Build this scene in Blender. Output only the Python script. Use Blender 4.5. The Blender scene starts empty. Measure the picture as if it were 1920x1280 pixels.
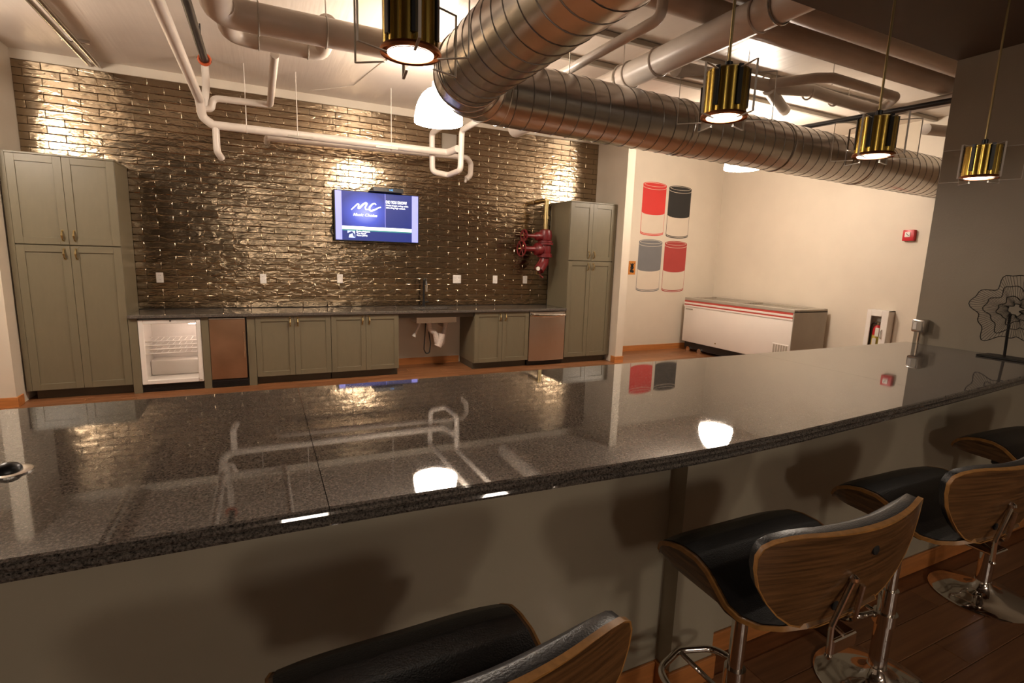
import bpy, bmesh, math, random
from mathutils import Vector, Matrix, noise
random.seed(7)
scene = bpy.context.scene
COL = scene.collection
PI = math.pi

# ------------------------------------------------------------------ camera
cam_d = bpy.data.cameras.new('camera')
cam_d.sensor_width = 36.0
cam_d.lens = 18.16
cam_d.clip_start = 0.02
cam = bpy.data.objects.new('camera', cam_d)
COL.objects.link(cam)
CAM = Vector((0.0, 0.0, 1.619))
_p, _r, _y = 0.16408, -0.03305, 0.45165
_f = Vector((math.sin(_y) * math.cos(_p), math.cos(_y) * math.cos(_p), -math.sin(_p)))
_r0 = Vector((math.cos(_y), -math.sin(_y), 0.0))
_d0 = _f.cross(_r0)
_rr = math.cos(_r) * _r0 + math.sin(_r) * _d0
_dd = -math.sin(_r) * _r0 + math.cos(_r) * _d0
_m = Matrix((( _rr.x, -_dd.x, -_f.x, CAM.x), (_rr.y, -_dd.y, -_f.y, CAM.y), (_rr.z, -_dd.z, -_f.z, CAM.z), (0, 0, 0, 1)))
cam.matrix_world = _m
scene.camera = cam

# ------------------------------------------------------------------ world and exposure
w = bpy.data.worlds.new('world'); scene.world = w; w.use_nodes = True
w.node_tree.nodes['Background'].inputs[0].default_value = (1.0, 0.85, 0.7, 1)
w.node_tree.nodes['Background'].inputs[1].default_value = 0.01
scene.view_settings.view_transform = 'Standard'
scene.view_settings.look = 'None'
scene.view_settings.gamma = 1.0
scene.view_settings.use_curve_mapping = False
scene.view_settings.exposure = 1.1
LAMP = (1.0, 0.86, 0.715)
DOME_STRENGTH = 40.0
REAR_STRENGTH = 24.0
PENDANT_STRENGTH = 8.0

# ------------------------------------------------------------------ helpers
ORI = {}

def tag(o, label=None, cat=None, group=None, kind=None):
    if label: o['label'] = label
    if cat: o['category'] = cat
    if group: o['group'] = group
    if kind: o['kind'] = kind
    return o

def thing(name, label, cat, loc, group=None, rz=0.0, kind=None):
    o = bpy.data.objects.new(name, None)
    o.empty_display_size = 0.05
    COL.objects.link(o)
    o.location = loc; o.rotation_euler = (0, 0, rz)
    ORI[o.name] = Vector(loc)
    return tag(o, label, cat, group, kind)

class MB:
    def __init__(self): self.bm = bmesh.new()
    def box(self, x0, x1, y0, y1, z0, z1, bev=0.0, seg=1):
        bm = self.bm
        vs = [bm.verts.new((x, y, z)) for x in (x0, x1) for y in (y0, y1) for z in (z0, z1)]
        q = [(0, 1, 3, 2), (4, 6, 7, 5), (0, 4, 5, 1), (2, 3, 7, 6), (0, 2, 6, 4), (1, 5, 7, 3)]
        fs = [bm.faces.new([vs[i] for i in f]) for f in q]
        if bev > 0:
            es = list({e for f in fs for e in f.edges})
            bmesh.ops.bevel(bm, geom=es, offset=bev, offset_type='OFFSET', segments=seg, profile=0.5, affect='EDGES')
        return self
    def ring(self, c, u, v, r, seg):
        return [self.bm.verts.new(c + u * (math.cos(2 * PI * i / seg) * r) + v * (math.sin(2 * PI * i / seg) * r)) for i in range(seg)]
    def bridge(self, a, b):
        n = len(a)
        for i in range(n): self.bm.faces.new((a[i], a[(i + 1) % n], b[(i + 1) % n], b[i]))
    def tube(self, pts, r, seg=12, fillet=0.0, nf=5, cap=True, rs=None):
        P = [Vector(p) for p in pts]
        if fillet > 0 and len(P) > 2: P = fillet_path(P, fillet, nf)
        if rs is None: rs = [r] * len(P)
        t0 = (P[1] - P[0]).normalized()
        ref = Vector((0, 0, 1)) if abs(t0.z) < 0.9 else Vector((1, 0, 0))
        u = t0.cross(ref).normalized(); rings = []
        for i, p in enumerate(P):
            if i == 0: t = t0
            elif i == len(P) - 1: t = (P[i] - P[i - 1]).normalized()
            else:
                t = ((P[i] - P[i - 1]).normalized() + (P[i + 1] - P[i]).normalized())
                t = t.normalized() if t.length > 1e-6 else (P[i + 1] - P[i]).normalized()
            u = (u - t * u.dot(t)).normalized(); v = t.cross(u)
            rings.append(self.ring(p, u, v, rs[i], seg))
        for a, b in zip(rings, rings[1:]): self.bridge(a, b)
        if cap:
            self.bm.faces.new(rings[0][::-1]); self.bm.faces.new(rings[-1])
        return self
    def cyl(self, p0, p1, r, seg=16, r1=None):
        return self.tube([p0, p1], r, seg, rs=[r, r if r1 is None else r1])
    def lathe(self, prof, c, seg=24, axis=(0, 0, 1), capa=True, capb=True):
        ax = Vector(axis).normalized()
        ref = Vector((1, 0, 0)) if abs(ax.x) < 0.9 else Vector((0, 1, 0))
        u = ax.cross(ref).normalized(); v = ax.cross(u)
        C = Vector(c)
        rings = [self.ring(C + ax * z, u, v, max(r, 1e-4), seg) for r, z in prof]
        for a, b in zip(rings, rings[1:]): self.bridge(a, b)
        if capa: self.bm.faces.new(rings[0][::-1])
        if capb: self.bm.faces.new(rings[-1])
        return self
    def torus(self, c, axis, R, r, seg=24, sseg=8):
        ax = Vector(axis).normalized()
        ref = Vector((1, 0, 0)) if abs(ax.x) < 0.9 else Vector((0, 1, 0))
        u = ax.cross(ref).normalized(); v = ax.cross(u); C = Vector(c); rings = []
        for i in range(seg):
            a = 2 * PI * i / seg; d = u * math.cos(a) + v * math.sin(a)
            rings.append(self.ring(C + d * R, d, ax, r, sseg))
        for i in range(seg): self.bridge(rings[i], rings[(i + 1) % seg])
        return self
    def poly(self, pts, off):
        """flat polygon pts extruded by vector off"""
        o = Vector(off)
        a = [self.bm.verts.new(Vector(p)) for p in pts]; b = [self.bm.verts.new(Vector(p) + o) for p in pts]
        self.bm.faces.new(a[::-1]); self.bm.faces.new(b); self.bridge(a, b)
        return self
    def sheet(self, rows, close=False):
        vs = [[self.bm.verts.new(p) for p in r] for r in rows]
        for a, b in zip(vs, vs[1:]):
            for i in range(len(a) - 1): self.bm.faces.new((a[i], a[i + 1], b[i + 1], b[i]))
        return vs
    def build(self, name, m, parent=None, loc=None, angle=35, smooth=True):
        bm = self.bm
        bmesh.ops.recalc_face_normals(bm, faces=bm.faces)
        o = Vector((0, 0, 0))
        if parent is not None:
            p = parent
            while p.parent: p = p.parent
            o = ORI.get(p.name, Vector((0, 0, 0)))
        elif loc is not None: o = Vector(loc)
        if o.length > 0: bmesh.ops.translate(bm, verts=bm.verts, vec=-o)
        me = bpy.data.meshes.new(name); bm.to_mesh(me); bm.free()
        me.materials.append(m)
        if smooth:
            me.polygons.foreach_set('use_smooth', [True] * len(me.polygons))
            me.set_sharp_from_angle(angle=math.radians(angle))
        ob = bpy.data.objects.new(name, me); COL.objects.link(ob)
        if parent is not None: ob.parent = parent
        elif loc is not None: ob.location = loc; ORI[ob.name] = Vector(loc)
        return ob

def fillet_path(P, rad, n):
    out = [P[0]]
    for i in range(1, len(P) - 1):
        a, b, c = P[i - 1], P[i], P[i + 1]
        d0 = (a - b); d1 = (c - b); l0 = d0.length; l1 = d1.length
        if l0 < 1e-5 or l1 < 1e-5: continue
        d0 /= l0; d1 /= l1
        ang = d0.angle(d1)
        if ang > PI - 0.02: out.append(b); continue
        t = min(rad / math.tan(ang / 2), l0 * 0.48, l1 * 0.48)
        p0 = b + d0 * t; p1 = b + d1 * t
        for k in range(n + 1):
            s = k / n
            out.append(p0 * (1 - s) ** 2 + b * 2 * s * (1 - s) + p1 * s ** 2)
    out.append(P[-1]); return out

def copy_tree(o, parent=None):
    c = o.copy(); COL.objects.link(c); c.parent = parent
    for ch in list(o.children): copy_tree(ch, c)
    return c

# ------------------------------------------------------------------ materials
def nodes_of(name):
    m = bpy.data.materials.new(name); m.use_nodes = True
    nt = m.node_tree
    return m, nt, nt.nodes['Principled BSDF']

def mat(name, col, rough=0.5, metal=0.0, var=0.0, vscale=5.0, stretch=(1, 1, 1), bump=0.0, bscale=60.0, bstretch=(1, 1, 1), spec=0.5, coat=0.0, rvar=0.0, detail=4.0):
    m, nt, b = nodes_of(name)
    N, L = nt.nodes, nt.links
    b.inputs['Base Color'].default_value = (*col, 1); b.inputs['Roughness'].default_value = rough
    b.inputs['Metallic'].default_value = metal; b.inputs['Specular IOR Level'].default_value = spec
    b.inputs['Coat Weight'].default_value = coat
    tc = N.new('ShaderNodeTexCoord')
    def ntex(scale, st, det):
        mp = N.new('ShaderNodeMapping'); mp.inputs['Scale'].default_value = st
        L.new(tc.outputs['Object'], mp.inputs['Vector'])
        t = N.new('ShaderNodeTexNoise'); t.inputs['Scale'].default_value = scale; t.inputs['Detail'].default_value = det
        L.new(mp.outputs['Vector'], t.inputs['Vector']); return t
    if var > 0 or rvar > 0:
        t = ntex(vscale, stretch, detail)
    if var > 0:
        r = N.new('ShaderNodeValToRGB')
        r.color_ramp.elements[0].position = 0.3; r.color_ramp.elements[1].position = 0.7
        r.color_ramp.elements[0].color = (*[c * (1 - var) for c in col], 1)
        r.color_ramp.elements[1].color = (*[min(1, c * (1 + var)) for c in col], 1)
        L.new(t.outputs['Fac'], r.inputs['Fac']); L.new(r.outputs['Color'], b.inputs['Base Color'])
    if rvar > 0:
        mr = N.new('ShaderNodeMapRange'); mr.inputs['To Min'].default_value = max(0, rough - rvar); mr.inputs['To Max'].default_value = rough + rvar
        L.new(t.outputs['Fac'], mr.inputs['Value']); L.new(mr.outputs['Result'], b.inputs['Roughness'])
    if bump > 0:
        t2 = ntex(bscale, bstretch, 2.0)
        bp = N.new('ShaderNodeBump'); bp.inputs['Strength'].default_value = bump; bp.inputs['Distance'].default_value = 0.01
        L.new(t2.outputs['Fac'], bp.inputs['Height']); L.new(bp.outputs['Normal'], b.inputs['Normal'])
    return m

def emit(name, col, s):
    m, nt, b = nodes_of(name)
    b.inputs['Base Color'].default_value = (*col, 1)
    b.inputs['Emission Color'].default_value = (*col, 1); b.inputs['Emission Strength'].default_value = s
    b.inputs['Roughness'].default_value = 0.4
    return m

def glass_thin(name, tint=(1, 1, 1), refl=0.5):
    m = bpy.data.materials.new(name); m.use_nodes = True; nt = m.node_tree
    nt.nodes.clear(); N, L = nt.nodes, nt.links
    out = N.new('ShaderNodeOutputMaterial'); mix = N.new('ShaderNodeMixShader'); tr = N.new('ShaderNodeBsdfTransparent'); gl = N.new('ShaderNodeBsdfGlossy')
    lw = N.new('ShaderNodeLayerWeight'); lw.inputs['Blend'].default_value = 0.5
    pw = N.new('ShaderNodeMath'); pw.operation = 'POWER'; pw.inputs[1].default_value = 4.0
    mu = N.new('ShaderNodeMath'); mu.operation = 'MULTIPLY_ADD'; mu.inputs[1].default_value = refl; mu.inputs[2].default_value = 0.03
    tr.inputs['Color'].default_value = (*tint, 1); gl.inputs['Roughness'].default_value = 0.02
    L.new(lw.outputs['Facing'], pw.inputs[0]); L.new(pw.outputs[0], mu.inputs[0]); L.new(mu.outputs[0], mix.inputs[0])
    L.new(tr.outputs[0], mix.inputs[1]); L.new(gl.outputs[0], mix.inputs[2]); L.new(mix.outputs[0], out.inputs[0])
    return m

M = {}
M['olive'] = mat('olive_paint', (0.170, 0.145, 0.092), 0.38, var=0.03, vscale=40, stretch=(1, 1, 0.2), bump=0.04, bscale=200)
M['olive_dark'] = mat('olive_toe_kick', (0.085, 0.07, 0.048), 0.5, var=0.04)
M['gap'] = mat('dark_gap', (0.012, 0.011, 0.01), 0.7, var=0.05)
M['brass'] = mat('antique_brass', (0.40, 0.30, 0.14), 0.36, 1.0, var=0.08, vscale=30)
M['brass_shade'] = mat('polished_brass', (0.62, 0.44, 0.10), 0.22, 1.0, var=0.05, vscale=12, stretch=(1, 1, 0.1))
M['wall'] = mat('cream_wall_paint', (0.66, 0.585, 0.48), 0.6, var=0.025, vscale=3, bump=0.05, bscale=120)
M['wall_grey'] = mat('shade_toned_taupe_wall', (0.27, 0.225, 0.165), 0.45, var=0.05, vscale=2.5, bump=0.06, bscale=90)  # taupe darkened so the colour carries this wall's shade and vignetting
M['bar_panel'] = mat('taupe_bar_panel_paint', (0.40, 0.355, 0.265), 0.33, var=0.05, vscale=3, bump=0.03, bscale=90)
M['ceil'] = mat('painted_concrete', (0.70, 0.62, 0.54), 0.38, var=0.06, vscale=2.2, bump=0.35, bscale=9, bstretch=(2.2, 0.12, 1), rvar=0.08)
M['soffit'] = mat('shade_toned_soffit', (0.085, 0.062, 0.043), 0.7, var=0.08, vscale=2)  # lack of light and corner vignetting put into the dark base colour
M['pipe'] = mat('white_painted_pipe', (0.68, 0.61, 0.54), 0.35, var=0.03, vscale=8, bump=0.04, bscale=50)
M['pipe_tan'] = mat('tan_painted_pipe', (0.53, 0.455, 0.385), 0.4, var=0.05, vscale=6)
M['pipe_wrap'] = mat('pipe_insulation', (0.72, 0.64, 0.58), 0.6, var=0.12, vscale=60, bump=0.4, bscale=60)
M['black_pipe'] = mat('black_iron_pipe', (0.03, 0.026, 0.024), 0.4, 0.3, var=0.1)
M['steel'] = mat('galvanised_steel', (0.56, 0.53, 0.49), 0.25, 1.0, var=0.05, vscale=4, rvar=0.03)
M['seam'] = mat('duct_seam_steel', (0.22, 0.20, 0.18), 0.4, 1.0, var=0.1)
M['stainless'] = mat('brushed_stainless', (0.66, 0.62, 0.58), 0.26, 1.0, var=0.06, vscale=14, stretch=(20, 1, 0.3), bump=0.06, bscale=30, bstretch=(30, 1, 0.3))
M['copper_door'] = mat('brown_metal_door', (0.40, 0.26, 0.17), 0.33, 0.9, var=0.12, vscale=4, rvar=0.08)
M['chrome'] = mat('chrome', (0.82, 0.78, 0.74), 0.07, 1.0, var=0.02)
M['white_plastic'] = mat('white_plastic', (0.80, 0.75, 0.70), 0.35, var=0.02)
M['enamel'] = mat('white_enamel', (0.78, 0.72, 0.66), 0.3, var=0.02, vscale=2)
M['grey_metal'] = mat('grey_metal_panel', (0.38, 0.34, 0.28), 0.45, 0.2, var=0.05)
M['black_plastic'] = mat('black_plastic', (0.012, 0.012, 0.013), 0.35, var=0.1)
M['rubber'] = mat('black_rubber', (0.015, 0.014, 0.014), 0.6, var=0.1)
M['leather'] = mat('black_leather', (0.014, 0.013, 0.014), 0.36, var=0.1, vscale=30, bump=0.12, bscale=260)
M['orange_wood'] = mat('orange_stained_wood', (0.50, 0.19, 0.055), 0.4, var=0.18, vscale=6, stretch=(0.6, 8, 8))
M['floor_base'] = mat('floor_wood', (0.20, 0.08, 0.033), 0.35, var=0.25, vscale=5, stretch=(0.6, 9, 1))
M['walnut'] = mat('walnut_veneer', (0.135, 0.064, 0.023), 0.33, var=0.55, vscale=11, stretch=(0.5, 1, 11), bump=0.05, bscale=40, bstretch=(0.5, 1, 14), coat=0.2)
M['ply'] = mat('plywood_edge', (0.40, 0.19, 0.05), 0.4, var=0.2, vscale=60)
M['red'] = mat('red_valve_paint', (0.15, 0.010, 0.012), 0.35, var=0.12, vscale=14)
M['red_plastic'] = mat('red_alarm_plastic', (0.55, 0.02, 0.03), 0.35, var=0.05)
M['red_stripe'] = mat('red_stripe', (0.47, 0.06, 0.045), 0.4, var=0.05)
M['orange_clamp'] = mat('orange_coupling', (0.55, 0.10, 0.03), 0.4, var=0.1)
M['acrylic'] = glass_thin('clear_acrylic', (0.98, 0.97, 0.95), 0.35)
M['acrylic_edge'] = mat('acrylic_edge', (0.55, 0.50, 0.44), 0.15, 0.0, var=0.05)
M['glass'] = glass_thin('door_glass', (0.97, 0.97, 0.96), 0.6)
M['copper_ring'] = mat('copper_trim', (0.50, 0.21, 0.09), 0.35, 1.0, var=0.1)
M['dome'] = emit('lit_dome_glass', LAMP, DOME_STRENGTH)
M['dome_rear'] = emit('lit_dome_glass_rear', LAMP, REAR_STRENGTH)
M['disc'] = emit('lit_pendant_diffuser', (1.0, 0.86, 0.70), PENDANT_STRENGTH)
M['wire'] = mat('blackened_wire', (0.02, 0.018, 0.016), 0.45, 0.6, var=0.1)
M['drain'] = mat('wrapped_drain', (0.62, 0.52, 0.45), 0.6, var=0.15, vscale=60, bump=0.5, bscale=50)

def granite():
    m, nt, b = nodes_of('polished_granite'); N, L = nt.nodes, nt.links
    tc = N.new('ShaderNodeTexCoord')
    t = N.new('ShaderNodeTexNoise'); t.inputs['Scale'].default_value = 190; t.inputs['Detail'].default_value = 3; t.inputs['Roughness'].default_value = 0.7
    v = N.new('ShaderNodeTexVoronoi'); v.inputs['Scale'].default_value = 240
    L.new(tc.outputs['Object'], t.inputs['Vector']); L.new(tc.outputs['Object'], v.inputs['Vector'])
    r = N.new('ShaderNodeValToRGB'); e = r.color_ramp.elements
    e[0].position = 0.36; e[0].color = (0.008, 0.008, 0.008, 1); e[1].position = 0.66; e[1].color = (0.17, 0.142, 0.12, 1)
    L.new(t.outputs['Fac'], r.inputs['Fac'])
    r2 = N.new('ShaderNodeValToRGB'); e = r2.color_ramp.elements
    e[0].position = 0.25; e[0].color = (0.0, 0.0, 0.0, 1); e[1].position = 0.9; e[1].color = (0.05, 0.045, 0.04, 1)
    L.new(v.outputs['Color'], r2.inputs['Fac'])
    ad = N.new('ShaderNodeMix'); ad.data_type = 'RGBA'; ad.blend_type = 'ADD'; ad.inputs[0].default_value = 1.0
    L.new(r.outputs[0], ad.inputs[6]); L.new(r2.outputs[0], ad.inputs[7]); L.new(ad.outputs[2], b.inputs['Base Color'])
    b.inputs['Roughness'].default_value = 0.075; b.inputs['Specular IOR Level'].default_value = 0.62
    # faint wiped-on film: slightly rougher smears
    t2 = N.new('ShaderNodeTexNoise'); t2.inputs['Scale'].default_value = 3.2; t2.inputs['Detail'].default_value = 6
    L.new(tc.outputs['Object'], t2.inputs['Vector'])
    mr = N.new('ShaderNodeMapRange'); mr.inputs['From Min'].default_value = 0.45; mr.inputs['From Max'].default_value = 0.8; mr.inputs['To Min'].default_value = 0.022; mr.inputs['To Max'].default_value = 0.05
    L.new(t2.outputs['Fac'], mr.inputs['Value']); L.new(mr.outputs['Result'], b.inputs['Roughness'])
    return m
M['granite'] = granite()

def tile_material():
    m, nt, b = nodes_of('bronze_glazed_tile'); N, L = nt.nodes, nt.links
    b.inputs['Metallic'].default_value = 1.0; b.inputs['Roughness'].default_value = 0.19
    g = N.new('ShaderNodeNewGeometry')
    oi = N.new('ShaderNodeObjectInfo')
    mp = N.new('ShaderNodeMapping'); mp.inputs['Scale'].default_value = (8.0, 8.0, 21.0)
    L.new(g.outputs['Position'], mp.inputs['Vector'])
    t = N.new('ShaderNodeTexNoise'); t.inputs['Scale'].default_value = 1.0; t.inputs['Detail'].default_value = 2.5; t.inputs['Distortion'].default_value = 0.7
    L.new(mp.outputs[0], t.inputs['Vector'])
    bp = N.new('ShaderNodeBump'); bp.inputs['Strength'].default_value = 0.58; bp.inputs['Distance'].default_value = 0.010
    L.new(t.outputs['Fac'], bp.inputs['Height']); L.new(bp.outputs['Normal'], b.inputs['Normal'])
    r = N.new('ShaderNodeValToRGB'); e = r.color_ramp.elements
    e[0].position = 0.0; e[0].color = (0.29, 0.222, 0.148, 1); e[1].position = 1.0; e[1].color = (0.40, 0.31, 0.21, 1)
    L.new(oi.outputs['Random'], r.inputs['Fac']); L.new(r.outputs['Color'], b.inputs['Base Color'])
    return m
M['tile'] = tile_material()
M['grout'] = mat('dark_grout', (0.10, 0.08, 0.06), 0.8, var=0.1)

def floor_material():
    m, nt, b = nodes_of('laminate_plank'); N, L = nt.nodes, nt.links
    oi = N.new('ShaderNodeObjectInfo'); g = N.new('ShaderNodeNewGeometry')
    mp = N.new('ShaderNodeMapping'); mp.inputs['Scale'].default_value = (1.6, 26, 1); L.new(g.outputs['Position'], mp.inputs['Vector'])
    t = N.new('ShaderNodeTexNoise'); t.inputs['Scale'].default_value = 1.5; t.inputs['Detail'].default_value = 5; L.new(mp.outputs[0], t.inputs['Vector'])
    a = N.new('ShaderNodeMath'); a.operation = 'MULTIPLY_ADD'; a.inputs[1].default_value = 0.5
    L.new(oi.outputs['Random'], a.inputs[0]); L.new(t.outputs['Fac'], a.inputs[2])
    r = N.new('ShaderNodeValToRGB'); e = r.color_ramp.elements
    e[0].position = 0.3; e[0].color = (0.12, 0.044, 0.017, 1); e[1].position = 1.0; e[1].color = (0.29, 0.125, 0.05, 1)
    L.new(a.outputs[0], r.inputs['Fac']); L.new(r.outputs['Color'], b.inputs['Base Color'])
    b.inputs['Roughness'].default_value = 0.36
    return m
M['plank'] = floor_material()

# ------------------------------------------------------------------ measured layout (metres; X right along the back wall, Y into the room)
YW = 7.293           # tiled back wall
YF = 6.67            # cabinet fronts
XSL, XSR = -2.209, 4.972
XA = 7.787           # alcove right wall
XR, YR = 4.43, 2.17  # dark wall at the end of the bar
ZC = 3.52            # concrete ceiling
ZS = 3.06            # soffit over the bar
XMIN, YMIN = -5.5, -4.5

# ================================================================== SETTING
def struct(name, mb, m, loc=(0, 0, 0), parent=None):
    o = mb.build(name, m, parent=parent, loc=None if parent else loc)
    if parent is None: tag(o, kind='structure')
    return o

fl = struct('floor', MB().box(XMIN, XA + .2, YMIN, YW + .2, -0.12, 0.0), M['floor_base'])
tag(fl, 'reddish brown wood plank floor between the bar and the cabinets')
_pm = MB().box(-0.6, 0.6, -0.0645, 0.0645, 0.0, 0.006, 0.0015).build('plank', M['plank'], fl)
first = True
def lay_planks(x0, x1, y0, y1):
    global first
    k = 0; y = y0
    while y < y1 - 1e-4:
        x = x0 - (0.37 * k % 1.0) * 1.2
        while x < x1:
            a, b = max(x, x0), min(x + 1.2, x1)
            if b - a > 0.05:
                if first: o = _pm; first = False
                else: o = _pm.copy(); COL.objects.link(o)
                o.parent = fl; o.location = ((a + b) / 2, y + 0.0655, 0); o.scale = ((b - a - 0.002) / 1.2, 1, 1)
            x += 1.2
        y += 0.131; k += 1
lay_planks(XSL - .6, XA, 5.06, YW)
lay_planks(0.9, XR, -0.05, 1.25)

cl = struct('ceiling', MB().box(XMIN, XA + .2, YR, YW + .2, ZC, ZC + 0.15), M['ceil'])
tag(cl, 'pale painted concrete ceiling crossed by pipes')
so = struct('ceiling_soffit', MB().box(XMIN, XR, YMIN, YR, ZS, ZC + 0.15), M['soffit'])
tag(so, 'dark dropped soffit above the bar')

wb = struct('wall_back', MB().box(XMIN, XA + .2, YW, YW + .2, 0, ZC), M['wall'])
tag(wb, 'back wall, cream paint and a field of bronze glazed brick tiles')
struct('wall_left', MB().box(XMIN - .2, XMIN, YMIN, YW, 0, ZC), M['wall'])
struct('wall_front', MB().box(XMIN, XR, YMIN - .2, YMIN, 0, ZC), M['soffit'])
struct('wall_right', MB().box(XA, XA + .2, YR, YW, 0, ZC), M['wall'])
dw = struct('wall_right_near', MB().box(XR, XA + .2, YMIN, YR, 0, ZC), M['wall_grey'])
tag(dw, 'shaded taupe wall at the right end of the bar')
struct('wall_stub_right', MB().box(XSR, 5.112, 6.504, YW, 0, ZC), M['wall'])
struct('wall_stub_left', MB().box(XSL - .14, XSL, 6.465, YW, 0, ZC), M['wall'])
# pale band between tile and ceiling
struct('trim_1', MB().box(XSL, XSR, YW - .028, YW, 3.425, ZC), M['wall'])
# baseboards
bbm = M['orange_wood']
struct('baseboard_back', MB().box(5.112, XA, YW - .014, YW, 0, .105, .003), bbm)
struct('baseboard_sink', MB().box(1.59, 2.64, YW - .014, YW, 0, .105, .003), bbm)
struct('baseboard_right', MB().box(XA - .014, XA, YR, YW - .014, 0, .105, .003), bbm)
struct('baseboard_stub_right', MB().box(XSR - .014, 5.126, 6.490, 6.504, 0, .105, .003).box(XSR - .014, XSR, 6.504, 6.60, 0, .105).box(5.112, 5.126, 6.504, YW - .014, 0, .105), bbm)
struct('baseboard_stub_left', MB().box(XSL - .154, XSL + .014, 6.451, 6.465, 0, .105, .003).box(XSL, XSL + .014, 6.465, 6.60, 0, .105).box(XSL - .154, XSL - .14, 6.465, YW, 0, .105), bbm)
struct('baseboard_left_back', MB().box(XMIN, XSL - .154, YW - .014, YW, 0, .105, .003), bbm)

# ---- bronze brick tiles, each its own piece
TP, TH = 0.305, 0.0775
TX, TZ = (-1, -.968, -.42, .18, .60, .968, 1), (-1, -.86, .86, 1)
def tile_verts(seed):
    rnd = random.Random(seed); W, H = (TP - .0012) / 2, (TH - .0012) / 2
    pts = []
    for j, v in enumerate(TZ):
        for i, u in enumerate(TX):
            edge = abs(u) == 1 or abs(v) == 1
            d = 0.0030 if edge else 0.0072 + rnd.uniform(-.0010, .0010)
            pts.append((u * W, -d, v * H))
    return pts, len(TX) - 1, len(TZ) - 1
def tile_faces(nx, nz, base=0):
    return [(base + j * (nx + 1) + i, base + j * (nx + 1) + i + 1, base + (j + 1) * (nx + 1) + i + 1, base + (j + 1) * (nx + 1) + i) for j in range(nz) for i in range(nx)]
def tile_rim(nx, nz):
    a = [i for i in range(nx + 1)] + [j * (nx + 1) + nx for j in range(1, nz + 1)]
    a += [nz * (nx + 1) + i for i in range(nx - 1, -1, -1)] + [j * (nx + 1) for j in range(nz - 1, 0, -1)]
    return a
TV = []
for s in range(14):
    pts, nx, nz = tile_verts(s)
    fs = tile_faces(nx, nz)
    me = bpy.data.meshes.new('tile'); me.from_pydata(pts, [], fs); me.update()
    me.materials.append(M['tile']); me.polygons.foreach_set('use_smooth', [True] * len(me.polygons))
    me.set_sharp_from_angle(angle=math.radians(30)); TV.append(me)
struct('grout_bed', MB().box(XSL, XSR, YW - .004, YW, .83, 3.425), M['grout'], parent=wb)
cells = []
row = 0; z = 0.868
rnd = random.Random(3)
while z + TH * .5 < 3.425:
    x = XSL - (TP / 2 if row % 2 else 0) - 0.07
    h = min(TH, 3.425 - z)
    while x < XSR:
        a, b = max(x, XSL), min(x + TP, XSR)
        if b - a > 0.02:
            cx, cz = (a + b) / 2, z + TH / 2
            hid = (cx < -1.45 and cz < 2.36) or (cx > 4.25 and cz < 2.36)
            if not hid: cells.append((cx, cz, (b - a) / TP, (Vector((cx, YW, cz)) - CAM).length))
        x += TP
    z += TH; row += 1
cells.sort(key=lambda c: c[3])
allp, allf = [], []
for i, (cx, cz, sx, d) in enumerate(cells):
    me = rnd.choice(TV)
    rx, rz = rnd.gauss(0, .012), rnd.gauss(0, .010)
    if i < 300:
        o = bpy.data.objects.new('tile', me); COL.objects.link(o); o.parent = wb
        o.location = (cx, YW - .0042, cz); o.scale = (sx, 1, 1); o.rotation_euler = (rx, 0, rz)
    else:
        mt = Matrix.Translation((cx, YW - .0042, cz)) @ Matrix.Rotation(rz, 4, 'Z') @ Matrix.Rotation(rx, 4, 'X') @ Matrix.Diagonal((sx, 1, 1, 1))
        n0 = len(allp); allp += [mt @ v.co for v in me.vertices]; allf += [tuple(n0 + k for k in p.vertices) for p in me.polygons]
me = bpy.data.meshes.new('tile_field'); me.from_pydata(allp, [], allf); me.update(); me.materials.append(M['tile'])
me.polygons.foreach_set('use_smooth', [True] * len(me.polygons)); me.set_sharp_from_angle(angle=math.radians(30))
o = bpy.data.objects.new('tile_field', me); COL.objects.link(o); o.parent = wb; tag(o, kind='stuff')

# ================================================================== CABINETS
def handle(parent, x, z, y=YF, L=.095):
    mb = MB()
    pts = [(x, y + .001, z - L / 2), (x, y - .022, z - L / 2 + .012), (x, y - .030, z), (x, y - .022, z + L / 2 - .012), (x, y + .001, z + L / 2)]
    mb.tube(pts, .006, 8, rs=[.006, .006, .0105, .006, .006])
    mb.lathe([(.011, 0), (.011, .004)], (x, y + .001, z - L / 2), 10, (0, -1, 0)).lathe([(.011, 0), (.011, .004)], (x, y + .001, z + L / 2), 10, (0, -1, 0))
    return mb.build('handle', M['brass'], parent)

def shaker_door(parent, x0, x1, z0, z1, hx=None, hz=None, st=.066):
    y0, y1 = YF, YF + .02
    mb = MB()
    mb.box(x0, x0 + st, y0, y1, z0, z1, .0015).box(x1 - st, x1, y0, y1, z0, z1, .0015)
    mb.box(x0 + st, x1 - st, y0, y1, z0, z0 + st, .0015).box(x0 + st, x1 - st, y0, y1, z1 - st, z1, .0015)
    mb.box(x0 + st - .002, x1 - st + .002, y0 + .010, y1, z0 + st - .002, z1 - st + .002)
    d = mb.build('door', M['olive'], parent)
    if hx is not None: handle(d, hx, hz)
    return d

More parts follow.
